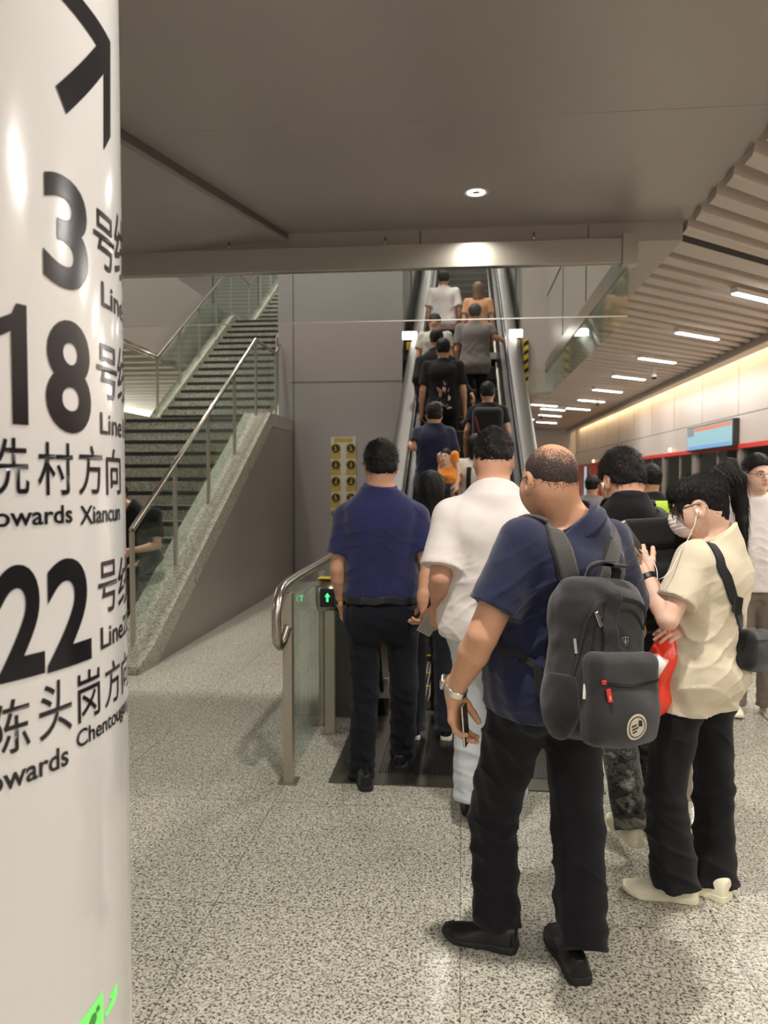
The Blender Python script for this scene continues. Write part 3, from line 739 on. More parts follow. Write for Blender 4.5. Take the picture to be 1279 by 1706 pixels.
# ================================================================== SIGNED DISTANCE MODELLING (organic shapes)
def A3(v): return np.array([v[0], v[1], v[2]], dtype=np.float32)
def nrm(v):
    v = np.asarray(v, dtype=np.float64); return v/(np.linalg.norm(v)+1e-9)
class Shape:
    def __init__(s): s.p = []; s.post = []
    def add(s, fn, c, R, k=0.02, op='u'):
        s.p.append((fn, A3(c), float(R), k, op)); return s
    def rc(s, a, b, ra, rb, k=0.02, op='u', sq=None):
        a = A3(a); b = A3(b); ab = b-a; L2 = float(ab@ab)+1e-12
        def fn(P):
            t = np.clip(((P-a)@ab)/L2, 0, 1)
            q = P-a-t[:, None]*ab
            return np.sqrt((q*q).sum(1))-(ra+(rb-ra)*t)
        return s.add(fn, (a+b)/2, math.sqrt(L2)/2+max(ra, rb), k, op)
    def ell(s, c, r, k=0.02, op='u', F=None):
        c = A3(c); r = A3(r); F_ = None if F is None else np.asarray(F, dtype=np.float32)
        def fn(P):
            q = P-c
            if F_ is not None: q = q@F_
            k0 = np.sqrt(((q/r)**2).sum(1)); k1 = np.sqrt(((q/(r*r))**2).sum(1))+1e-9
            return k0*(k0-1)/k1
        return s.add(fn, c, max(r), k, op)
    def rbox(s, c, h, rad, k=0.01, op='u', F=None):
        c = A3(c); h = A3(h); F_ = None if F is None else np.asarray(F, dtype=np.float32)
        def fn(P):
            q = P-c
            if F_ is not None: q = q@F_
            q = np.abs(q)-(h-rad)
            return np.sqrt((np.maximum(q, 0)**2).sum(1))+np.minimum(q.max(1), 0)-rad
        return s.add(fn, c, float(np.linalg.norm(h)), k, op)
    def ev(s, P):
        P = P.astype(np.float32); d = np.full(len(P), 1.0, np.float32)
        for fn, c, R, k, op in s.p:
            q = P-c; m = (q*q).sum(1) < (R+0.07)**2
            if not m.any(): continue
            e = fn(P[m]); dm = d[m]
            if op == 'u':
                if k > 0:
                    h = np.maximum(k-np.abs(dm-e), 0)/k; d[m] = np.minimum(dm, e)-h*h*k*0.25
                else: d[m] = np.minimum(dm, e)
            elif op == 's':
                e = -e
                h = np.maximum(k-np.abs(dm-e), 0)/k if k > 0 else 0; d[m] = np.maximum(dm, e)+h*h*k*0.25
        for f in s.post: d = f(P, d)
        return d
    def bounds(s):
        lo = np.min([c-R for _, c, R, _, op in s.p if op == 'u'], axis=0); hi = np.max([c+R for _, c, R, _, op in s.p if op == 'u'], axis=0)
        return lo, hi
    def proj(s, P, off=0.0, it=5):
        P = np.asarray(P, dtype=np.float32).copy()
        for _ in range(it):
            g, d = s.grad(P); P -= g*(d-off)[:, None]*0.9
        return P
    def grad(s, P, e=0.004):
        P = np.asarray(P, dtype=np.float32); d = s.ev(P); g = np.zeros_like(P)
        for i in range(3):
            o = np.zeros(3, np.float32); o[i] = e; g[:, i] = (s.ev(P+o)-s.ev(P-o))/(2*e)
        n = np.sqrt((g*g).sum(1))+1e-6
        return g/n[:, None], d/np.maximum(n, 0.3)

def nets(sh, h, lo=None, hi=None, B=8):
    l, u = sh.bounds()
    if lo is not None: l = np.maximum(l, lo)
    if hi is not None: u = np.minimum(u, hi)
    l = l-2*h; n = np.ceil((u+2*h-l)/(h*B)).astype(int)+1
    nb = n; N = nb*B
    # coarse pass at block centres
    ax = [l[i]+(np.arange(nb[i])+0.5-0.5/B)*h*B for i in range(3)]
    G = np.stack(np.meshgrid(*ax, indexing='ij'), -1).reshape(-1, 3)
    dc = sh.ev(G); R = h*B*0.87+0.022
    V = np.repeat(np.repeat(np.repeat(np.sign(dc).reshape(nb).astype(np.float32), B, 0), B, 1), B, 2)
    act = np.argwhere(np.abs(dc.reshape(nb)) < R)
    if len(act) == 0: return np.zeros((0, 3)), np.zeros((0, 4), int)
    off = np.stack(np.meshgrid(*[np.arange(B)]*3, indexing='ij'), -1).reshape(-1, 3)
    CH = 600
    for s0 in range(0, len(act), CH):
        idx = (act[s0:s0+CH, None, :]*B+off[None]).reshape(-1, 3)
        V[idx[:, 0], idx[:, 1], idx[:, 2]] = sh.ev(l+idx*h)
    I = V < 0
    nx, ny, nz = V.shape
    c8 = [(0, 0, 0), (1, 0, 0), (0, 1, 0), (1, 1, 0), (0, 0, 1), (1, 0, 1), (0, 1, 1), (1, 1, 1)]
    cnt = np.zeros((nx-1, ny-1, nz-1), np.int8)
    for a, b, c in c8: cnt += I[a:nx-1+a, b:ny-1+b, c:nz-1+c]
    cells = np.argwhere((cnt > 0) & (cnt < 8))
    vals = np.stack([V[cells[:, 0]+a, cells[:, 1]+b, cells[:, 2]+c] for a, b, c in c8], 1)
    acc = np.zeros((len(cells), 3)); num = np.zeros(len(cells)); C8 = np.array(c8, float)
    for i in range(8):
        for j in range(i+1, 8):
            if np.abs(C8[i]-C8[j]).sum() != 1: continue
            m = (vals[:, i] < 0) != (vals[:, j] < 0)
            t = np.where(m, vals[:, i]/(vals[:, i]-vals[:, j]+1e-12), 0)
            acc += np.where(m[:, None], C8[i]+(C8[j]-C8[i])*t[:, None], 0); num += m
    vert = l+(cells+acc/num[:, None])*h
    id_ = np.full((nx-1, ny-1, nz-1), -1, np.int32); id_[cells[:, 0], cells[:, 1], cells[:, 2]] = np.arange(len(cells))
    F = []
    for axn in range(3):
        sl0 = [slice(1, -1)]*3; sl1 = [slice(1, -1)]*3
        a = [slice(1, d-1) for d in V.shape]; b = list(a); a[axn] = slice(0, V.shape[axn]-1); b[axn] = slice(1, V.shape[axn])
        A_ = I[tuple(a)]; B_ = I[tuple(b)]; e = np.argwhere(A_ != B_)
        sgn = A_[e[:, 0], e[:, 1], e[:, 2]]
        o = np.ones(3, int); o[axn] = 0; e = e+o
        u_, v_ = (axn+1) % 3, (axn+2) % 3
        du = np.zeros(3, int); du[u_] = 1; dv = np.zeros(3, int); dv[v_] = 1
        def g(q): return id_[q[:, 0], q[:, 1], q[:, 2]]
        q = np.stack([g(e-du-dv), g(e-dv), g(e), g(e-du)], 1)
        q[~sgn] = q[~sgn][:, ::-1]
        F.append(q)
    F = np.concatenate(F); F = F[(F >= 0).all(1)]
    return vert, F

def np_mesh(name, V, F, m, parent=None, smooth=True, origin=None):
    me = bpy.data.meshes.new(name); V = np.asarray(V, np.float32)
    if origin is not None: V = V-np.asarray(origin, np.float32)
    k = F.shape[1]
    me.vertices.add(len(V)); me.vertices.foreach_set('co', V.ravel())
    me.loops.add(len(F)*k); me.loops.foreach_set('vertex_index', F.astype(np.int32).ravel())
    me.polygons.add(len(F)); me.polygons.foreach_set('loop_start', np.arange(0, len(F)*k, k, dtype=np.int32))
    try: me.polygons.foreach_set('loop_total', np.full(len(F), k, np.int32))
    except Exception: pass
    me.polygons.foreach_set('use_smooth', np.full(len(F), smooth)); me.update(calc_edges=True); me.materials.append(m)
    o = bpy.data.objects.new(name, me); return link(o, parent)

def noise3(P, f, seed=0.0):
    # cheap warped sum of sines, roughly -1..1
    x, y, z = P[:, 0]*f+seed, P[:, 1]*f+seed*1.7, P[:, 2]*f+seed*0.6
    a = np.sin(x+1.3*np.sin(y*0.9+z*0.7))+np.sin(y*1.1+1.2*np.sin(z*1.2+x*0.6))+np.sin(z*1.05+1.4*np.sin(x*0.8-y*0.5))
    return a/3
_G = np.exp(-np.linspace(-2, 2, 21)**2); _G /= _G.sum()
def interp(t, xs, ys):
    # piecewise linear table, softened so that no crease shows
    lo, hi = xs[0], xs[-1]; g = np.linspace(lo, hi, 160); y = np.interp(g, xs, ys)
    yp = np.r_[2*y[0]-y[10:0:-1], y, 2*y[-1]-y[-2:-12:-1]]
    y = np.convolve(yp, _G, 'valid')
    return np.interp(t, g, y).astype(np.float32)

class Frame:
    # right, forward, up axes
    def __init__(s, yaw=0, pitch=0, roll=0, o=(0, 0, 0)):
        Mx = Matrix.Rotation(yaw, 3, 'Z') @ Matrix.Rotation(roll, 3, 'Y') @ Matrix.Rotation(pitch, 3, 'X')
        s.F = np.array(Mx); s.o = np.array(o, float)          # columns = axes
    def w(s, p): return s.o+s.F@np.asarray(p, float)
    def d(s, p): return s.F@np.asarray(p, float)

TT = [-.30, -.20, -.1, 0, .15, .35, .52, .70, .84, .92, 1.0, 1.08]
BODY = {'m': ([.10, .150, .170, .172, .160, .152, .158, .172, .170, .135, .075, .055], [.07, .105, .120, .120, .112, .108, .114, .120, .108, .088, .064, .052]),
        'f': ([.09, .140, .165, .165, .145, .125, .130, .145, .145, .115, .062, .048], [.06, .100, .118, .115, .100, .092, .102, .108, .092, .075, .054, .044])}
def torso(sh, J, kind, ease=0.0, wa=1.0, wb=1.0, belly=0.0, t0=-0.3, t1=1.1, k=0.03, ext=None):
    p0 = A3(J['pelvis']); p1 = A3(J['neck']); ax = p1-p0; L = float(np.linalg.norm(ax)); u = ax/L
    rh = A3(nrm(A3(J['hipR'])-A3(J['hipL']))); rs = A3(nrm(A3(J['shoR'])-A3(J['shoL'])))
    a_, b_ = BODY[kind]; a_ = np.array(a_)*wa*J['s']+ease; b_ = np.array(b_)*wb*J['s']+ease
    if ext is not None: a_ = a_+np.interp(TT, ext[0], ext[1]); b_ = b_+np.interp(TT, ext[0], ext[2])
    def fn(P):
        q = P-p0; t = (q@u)/L; tc = np.clip(t, 0, 1)[:, None]
        r = rh*(1-tc)+rs*tc; r = r-(r@u)[:, None]*u; r /= np.sqrt((r*r).sum(1))[:, None]+1e-6
        f = np.cross(np.broadcast_to(u, r.shape), r)
        a = interp(t, TT, a_); b = interp(t, TT, b_)
        cy = belly*np.exp(-((t-0.25)/0.28)**2)*0.55+0.012*np.exp(-((t+0.05)/.15)**2)*-1.5-0.02*np.exp(-((t-0.75)/0.22)**2)
        b = b+belly*np.exp(-((t-0.25)/0.28)**2)*0.5
        x = (q*r).sum(1); y = (q*f).sum(1)-cy
        n = (np.abs(x/a)**2.4+np.abs(y/b)**2.4)**(1/2.4)
        d = (n-1)*np.minimum(a, b)*0.9
        e = np.maximum((t0-t)*L, (t-t1)*L)
        return np.maximum(d, e)
    c = p0+ax*0.4
    return sh.add(fn, c, L*0.85+0.1, k)

def mkjoints(loc, yaw, H, kind, w=1.0, over=None, lean=(0, 0)):
    s = H/1.72; F = Frame(yaw, o=loc); sw = (0.188 if kind == 'm' else 0.165)*w
    j = dict(pelvis=(0, 0, .93), neck=(lean[0], lean[1], 1.47), head=(lean[0]*1.1, lean[1]*1.1+0.02, 1.605), shoL=(-sw+lean[0], lean[1], 1.405), shoR=(sw+lean[0], lean[1], 1.405),
             elL=(-sw-.055, -.03, 1.11), elR=(sw+.055, -.03, 1.11), wrL=(-sw-.07, .05, .87), wrR=(sw+.07, .05, .87),
             hipL=(-.088, 0, .90), hipR=(.088, 0, .90), knL=(-.10, .02, .50), knR=(.10, .02, .50), anL=(-.105, -.03, .09), anR=(.105, -.03, .09))
    J = {k_: F.w(np.array(v)*s) for k_, v in j.items()}
    J['s'] = s; J['yaw'] = yaw; J['F'] = F
    for k_, v in (over or {}).items():
        J[k_] = np.array(v, float) if not isinstance(v, (float, int)) else v
    return J

def hand(sh, wr, d, n, th, s=1.0, curl=(0.5, 0.6, 0.4), thumb=(0.55, 0.75, 0.25), tcurl=0.35, k=0.007, spread=0.0):
    d = nrm(d); n = nrm(n-np.dot(n, d)*d); th = nrm(th-np.dot(th, d)*d-np.dot(th, n)*n); wr = np.asarray(wr, float)
    offs = [.030, .010, -.011, -.030]; Ls = [(.040, .025, .020), (.044, .028, .022), (.041, .026, .021), (.032, .020, .018)]; pl = [.088, .092, .087, .080]
    sh.rc(wr-d*0.02*s, wr+d*0.02*s, .026*s, .026*s, 0.02)
    for i in range(4):
        kn = wr+(d*pl[i]+th*offs[i])*s
        sh.rc(wr+(d*0.012+th*offs[i]*0.55)*s, kn, .0155*s, .0125*s, 0.016)
        cdir = d+th*spread*(1.5-i)*0.12; p = kn; ang = 0.0
        for q in range(3):
            ang += curl[q]*(1+0.08*i); dd = nrm(cdir*math.cos(ang)+n*math.sin(ang)); p2 = p+dd*Ls[i][q]*s
            r0 = (.0098, .0088, .0080)[q]*s; sh.rc(p, p2, r0, r0*0.9, 0.004 if q else 0.008); p = p2
    a = wr+(d*0.022+th*0.022+n*0.006)*s; dd = nrm(d*thumb[0]+th*thumb[1]+n*thumb[2])
    sh.rc(wr+d*0.005*s, a+dd*0.035*s, .0165*s, .0135*s, 0.018); p = a+dd*0.035*s
    for q in range(2):
        dd = nrm(dd+(n*0.7+d*0.8-th*0.5)*tcurl); p2 = p+dd*(.034, .027)[q]*s; sh.rc(p, p2, (.0118, .0105)[q]*s, (.0105, .009)[q]*s, 0.006); p = p2

def head_sdf(sh, HF, s=1.0, kind='m', fat=0.0, jaw=1.0):
    e = lambda c, r, k=0.03, op='u': sh.ell(HF.w(np.array(c)*s), np.array(r)*s, k*s, op, HF.F)
    r_ = lambda a, b, ra, rb, k=0.01, op='u': sh.rc(HF.w(np.array(a)*s), HF.w(np.array(b)*s), ra*s, rb*s, k*s, op)
    e((0, -.012, .035), (.076, .096, .082))
    e((0, .022, -.010), (.066+fat*.3, .072, .085), .04)
    e((0, .040, -.060), (.050*jaw+fat, .046, .050+fat*.4), .035)                    # jaw and chin
    e((0, -.050, -.02), (.060+fat*.3, .050, .060), .04)                      # occiput down to the nape
    for sx in (-1, 1):
        e((sx*(.050+fat*.6), .038, -.028), (.024, .032, .036), .03)      # cheeks
        e((sx*.030, .093, .010), (.017, .012, .012), .012, 's')  # eye sockets
        e((sx*.030, .080, .009), (.0145, .0125, .0115), .004)
        r_((sx*.045, .080, .028), (sx*.012, .092, .027), .008, .008, .014)
        # ear
        E = (sx*.079, -.008, -.004)
        e(E, (.009, .021, .033), .010); e((sx*.087, -.004, .000), (.007, .011, .019), .006, 's'); e((sx*.079, -.002, -.030), (.008, .011, .011), .008)
    r_((0, .092, .018), (0, .108, -.020), .008, .0125, .014)
    for sx in (-1, 1): e((sx*.011, .099, -.024), (.009, .011, .008), .006)
    e((0, .090, -.047), (.024, .013, .007), .008); e((0, .088, -.058), (.021, .013, .008), .008); e((0, .078, -.088), (.018, .016, .014), .02)
def neck_sdf(sh, J, HF, s, r=1.0):
    a = np.array(J['neck']); b = HF.w(np.array((0, -.028, -.055))*s)
    sh.rc(a-(b-a)*0.25, b, .062*s*r, .054*s*r, 0.03)

def arm_skin(sh, J, sd, m=1.0):
    s = J['s']; S0, E, Wp = (np.array(J[k_+sd]) for k_ in ('sho', 'el', 'wr'))
    sh.rc(S0, E, .050*s*m, .0405*s*m, 0.03); f = E+(Wp-E)*0.30; sh.rc(E, f, .0400*s*m, .0405*s*m, 0.004); sh.rc(f, Wp, .041*s*m, .026*s*(1+(m-1)*.6), 0.008)

SKINS = {}
def skin(key, c):
    if key not in SKINS: SKINS[key] = mat('skin_'+key, c, 0.52, var=0.10, vscale=22, bump=0.05, bscale=180, spec=0.35, sss=0.15)
    return SKINS[key]
skin('tan', rgb(200, 152, 124)); skin('light', rgb(224, 184, 162)); skin('warm', rgb(194, 146, 116))
HAIR = mat('black_hair', rgb(18, 15, 15), 0.52, var=0.25, vscale=60, bump=0.5, bscale=160, stretch=(1, 1, 0.25), spec=0.25)
HAIRB = mat('brown_black_hair', rgb(44, 33, 30), 0.45, var=0.3, vscale=60, bump=0.5, bscale=160, spec=0.4)
HAIRG = mat('sparse_cropped_hair', rgb(72, 56, 48), 0.6, var=0.25, vscale=50, bump=0.4, bscale=200, spec=0.3)
def cloth(name, c, rough=0.85, var=0.06, b=0.25, sheen=0.25, bscale=420):
    return mat(name, c, rough, var=var, vscale=14, bump=b, bscale=bscale, spec=0.2, sheen=sheen)
CL = dict(navy=cloth('navy_pique', rgb(36, 39, 80)), navy2=cloth('dark_navy_pique', rgb(27, 31, 58)), white=cloth('white_cotton', rgb(226, 218, 214), sheen=.1), beige=cloth('beige_cotton', rgb(212, 200, 176), sheen=.1),
          black=cloth('black_cotton', rgb(21, 21, 23), sheen=.08), trous=cloth('midnight_trousers', rgb(20, 21, 29), sheen=.08), trous2=cloth('black_wool_trousers', rgb(18, 18, 22), sheen=.08), grey=cloth('grey_cotton', rgb(112, 106, 104)),
          jeans=cloth('dark_jeans', rgb(30, 34, 44), b=0.4), taupe=cloth('taupe_cotton', rgb(120, 108, 96)), ltrous=cloth('pale_shorts', rgb(200, 206, 210), sheen=.1), dgrey=cloth('dark_grey_trousers', rgb(44, 44, 46)),
          pale=cloth('pale_print_cotton', rgb(176, 172, 160), var=0.5), peach=cloth('peach_cotton', rgb(206, 150, 108)), ecru=cloth('ecru_cotton', rgb(205, 198, 186), sheen=.1), orange=cloth('orange_cotton', rgb(226, 140, 50)))
# camouflage
def camo():
    m = cloth('grey_camouflage', rgb(90, 88, 80)); nt = m.node_tree; N = nt.nodes; L = nt.links; b = N['Principled BSDF']
    tc = N.new('ShaderNodeTexCoord'); mp = N.new('ShaderNodeMapping'); mp.inputs['Scale'].default_value = (1, 1, 1.6); L.new(tc.outputs['Object'], mp.inputs[0])
    n = N.new('ShaderNodeTexNoise'); n.inputs['Scale'].default_value = 13; n.inputs['Detail'].default_value = 3.5; n.inputs['Distortion'].default_value = 0.35; L.new(mp.outputs[0], n.inputs['Vector'])
    r = N.new('ShaderNodeValToRGB'); r.color_ramp.interpolation = 'CONSTANT'; e = r.color_ramp.elements
    e[0].position = 0; e[0].color = rgb(26, 27, 25); e[1].position = 0.60; e[1].color = rgb(120, 116, 104)
    for p, c in ((0.43, rgb(62, 62, 56)), (0.50, rgb(38, 39, 36)), (0.55, rgb(88, 86, 78))):
        q = e.new(p); q.color = c
    L.new(n.outputs['Fac'], r.inputs[0]); L.new(r.outputs[0], b.inputs['Base Color']); return m
CL['camo'] = camo()
M['shoeb'] = mat('black_leather', rgb(20, 19, 20), 0.42, bump=0.1, bscale=120, spec=0.4)
M['solew'] = mat('white_rubber_sole', rgb(222, 216, 204), 0.6)
M['cream'] = mat('cream_shoe', rgb(226, 220, 192), 0.6, bump=0.08, bscale=150)
M['sole'] = mat('dark_rubber_sole', rgb(28, 27, 27), 0.7)
M['eyew'] = mat('eye_white', rgb(225, 220, 214), 0.2); M['iris'] = mat('dark_iris', rgb(32, 22, 18), 0.15); M['lip'] = mat('lips', rgb(178, 104, 92), 0.45)

def ribbons(root_pts, nrms, dirs, length, width, m, parent, origin, name='hair_strands', bend=0.5, lift=0.35, segs=3, jit=0.35):
    n = len(root_pts); P = np.asarray(root_pts, float); Nn = np.asarray(nrms, float); D = np.asarray(dirs, float)
    Ln = length*(0.6+0.8*np.random.rand(n))[:, None]
    D = D+np.random.randn(n, 3)*jit*0.5; D -= (D*Nn).sum(1)[:, None]*Nn; D /= np.linalg.norm(D, axis=1)[:, None]+1e-6
    side = np.cross(D, Nn); side /= np.linalg.norm(side, axis=1)[:, None]+1e-6
    W_ = (width*(0.6+0.8*np.random.rand(n)))[:, None]
    Vs = []; cur = P-Nn*0.001; dr = D+Nn*lift*(0.5+np.random.rand(n))[:, None]
    for k_ in range(segs+1):
        w = W_*(1-k_/(segs+0.3)); Vs.append(cur-side*w/2); Vs.append(cur+side*w/2)
        dr = dr/np.linalg.norm(dr, axis=1)[:, None]; cur = cur+dr*Ln/segs; dr = dr-Nn*bend*lift*1.2/segs*2+np.array([0, 0, -0.12])
    V = np.stack(Vs, 1).reshape(-1, 3); F = []
    b = np.arange(n)*(2*(segs+1))
    for k_ in range(segs): F.append(np.stack([b+2*k_, b+2*k_+1, b+2*k_+3, b+2*k_+2], 1))
    return np_mesh(name, V, np.concatenate(F), m, parent, True, origin)

def hairline(y, kind):
    # lowest z of the hair over the head, as a function of y (front +)
    if kind == 'fade': return np.interp(y, [-.12, -.08, -.03, 0.0, .02, .05, .07, .10], [-.022, -.020, .000, .020, .030, .045, .070, .09])
    if kind == 'bald': return np.interp(y, [-.12, -.08, -.03, 0.0, .02, .05, .07, .10], [-.092, -.088, -.048, .004, -.012, .036, .072, .10])
    return np.interp(y, [-.12, -.08, -.03, 0.0, .02, .05, .07, .10], [-.052, -.050, -.020, .012, .010, .038, .062, .080])
def short_hair(root, HF, s, m, kind='short', thick=0.016, strands=1800, slen=0.03, h=0.0045, org=None, top=0.012):
    sh = Shape(); e = lambda c, r, k=0.03: sh.ell(HF.w(np.array(c)*s), np.array(r)*s, k*s, 'u', HF.F)
    e((0, -.012, .035+top*0.4), (.076+thick, .096+thick, .082+thick+top*0.6)); e((0, -.050, -.015), (.060+thick*.8, .050+thick*.8, .058+thick*.5), .03)
    F_ = HF.F.astype(np.float32); o = HF.o.astype(np.float32)
    def post(P, d):
        q = (P-o)@F_/s; zl = hairline(q[:, 1], kind)+0.004*noise3(q, 150, 3)
        # ear cut-out
        ear = 0.030-np.sqrt((q[:, 1]+.006)**2+(q[:, 2]+.004)**2*0.8)
        d = d+(0.0022*noise3(P, 210, 1.0)+0.003*noise3(P, 90, 5.0))*(0.15 if kind == 'bald' else 1.0)
        d = np.maximum(d, (zl-q[:, 2])*s*0.8)
        d = np.maximum(d, np.where(np.abs(q[:, 0]) > 0.05, ear, -1)*s)
        if kind == 'bald':
            pass
        return d
    sh.post.append(post)
    V, F = nets(sh, h*s); ob = np_mesh('hair', V, F, m, root, True, org)
    if strands:
        q = (V-HF.o)@HF.F/s; ok = (q[:, 2] > hairline(q[:, 1], kind)-0.002)
        inner = np.sqrt((q[:, 0]/.078)**2+((q[:, 1]+.012)/.098)**2+((q[:, 2]-.035)/.084)**2) > 1.03
        V2 = V[ok & inner & (q[:, 2] > hairline(q[:, 1], kind)+0.010)]
        idx = np.random.choice(len(V2), min(strands, len(V2)*3)); R_ = V2[idx]
        g, _ = sh.grad(R_, 0.01); whorl = HF.w(np.array((0.012, -.055, .115))*s)
        D = R_-whorl; D = D+HF.d((0, .0, -.02))
        jj = np.random.randn(*R_.shape)*0.003
        ribbons(R_+jj-g*0.002, g, D, slen*s, 0.0022*s, m, root, org)
    return sh

def shoe(root, heel, toe, s, upper, solem, org, w=0.095, hgt=0.085, solet=0.026, name='shoe', chunky=False, back=0.0, pitch=None):
    heel = np.array(heel, float); toe = np.array(toe, float); f = nrm(toe-heel); L = np.linalg.norm(toe-heel)
    r = nrm(np.cross(f, (0, 0, 1))); u = np.cross(r, f); F_ = np.stack([r, f, u], 1).astype(np.float32); o = heel.astype(np.float32)
    def prof(P, tops, grow):
        q = (P-o)@F_; t = q[:, 1]/L
        hw = interp(t, [-.02, .0, .06, .2, .4, .65, .8, .92, .99, 1.02], [.2, .5, .72, .76, .72, .98, 1.0, .80, .40, .15])*w/2+grow
        hz = interp(t, *tops)
        return q, t, hw, hz
    sole = Shape()
    def fs(P):
        q, t, hw, _ = prof(P, ([0, 1], [1, 1]), 0.003)
        st = solet*np.interp(t, [0, .3, .5, 1.0], [1.1, 1.0, .85, .75]); lift = np.interp(t, [.75, 1.0], [0, .016])
        dx = np.abs(q[:, 0]-0.003)-hw; dy = np.maximum(-q[:, 1]+0.0, q[:, 1]-L); dz = np.maximum(lift-q[:, 2], q[:, 2]-st-lift)
        return np.maximum(np.maximum(dx*0.8, dz), dy)
    sole.add(fs, heel+f*L/2+u*0.02, L*0.6+0.03, 0)
    V, F = nets(sole, 0.005); so = np_mesh('sole', V, F, solem, None, True, org)
    up = Shape()
    def fu(P):
        q, t, hw, hz = prof(P, ([0, .05, .2, .33, .5, .68, .85, 1.0], [.95*hgt, 1.02*hgt, 1.1*hgt, 1.05*hgt, .80*hgt, .62*hgt, .52*hgt, .32*hgt]), -0.002)
        z = (q[:, 2]-solet*0.7)/np.maximum(hz-solet*0.7, 0.01)
        n = (np.abs(q[:, 0]/hw)**2.6+np.abs(np.maximum(z, 0))**2.2)**(1/2.4)
        d = (n-1)*0.030; d = np.maximum(d, (solet*0.5-q[:, 2])); d = np.maximum(d, np.maximum(-q[:, 1]+.001, q[:, 1]-L+.003))
        return d
    up.add(fu, heel+f*L/2+u*0.05, L*0.6+0.05, 0)
    V, F = nets(up, 0.005); ob = np_mesh(name, V, F, upper, root, True, org)
    so.parent = ob
    return ob, F_, heel

def strip(name, pts, sh, m, parent, org, w=0.05, th=0.006, off=0.004, n=40, smooth_it=2):
    # a band lying on the surface of sh along the polyline pts
    P = np.array(pts, float); seg = np.r_[0, np.cumsum(np.linalg.norm(np.diff(P, axis=0), axis=1))]
    t = np.linspace(0, seg[-1], n); Q = np.stack([np.interp(t, seg, P[:, i]) for i in range(3)], 1)
    for _ in range(smooth_it*3): Q[1:-1] = (Q[:-2]+Q[2:]+2*Q[1:-1])/4
    if sh is not None:
        Q = sh.proj(Q, off+th/2).astype(float)
        for _ in range(smooth_it): Q[1:-1] = (Q[:-2]+Q[2:]+2*Q[1:-1])/4
        g, d = sh.grad(Q, 0.01); g = g.astype(float)
    else: g = np.tile([0, 0, 1.0], (n, 1))
    T_ = np.gradient(Q, axis=0); T_ /= np.linalg.norm(T_, axis=1)[:, None]+1e-9
    for _ in range(4): g[1:-1] = (g[:-2]+g[2:]+g[1:-1])/3
    g -= (g*T_).sum(1)[:, None]*T_; g /= np.linalg.norm(g, axis=1)[:, None]+1e-9
    sd = np.cross(T_, g)
    sec = [(-.5, -.5), (-.5, .2), (-.42, .5), (.42, .5), (.5, .2), (.5, -.5)]
    W_ = w if np.ndim(w) else np.full(n, w)
    V = np.stack([Q+sd*(a*W_)[:, None]+g*(b*th) for a, b in sec], 1).reshape(-1, 3); k = len(sec); F = []
    i = np.arange(n-1)
    for j in range(k): F.append(np.stack([i*k+j, i*k+(j+1) % k, (i+1)*k+(j+1) % k, (i+1)*k+j], 1))
    return np_mesh(name, V, np.concatenate(F), m, parent, False, org), Q, g, sd

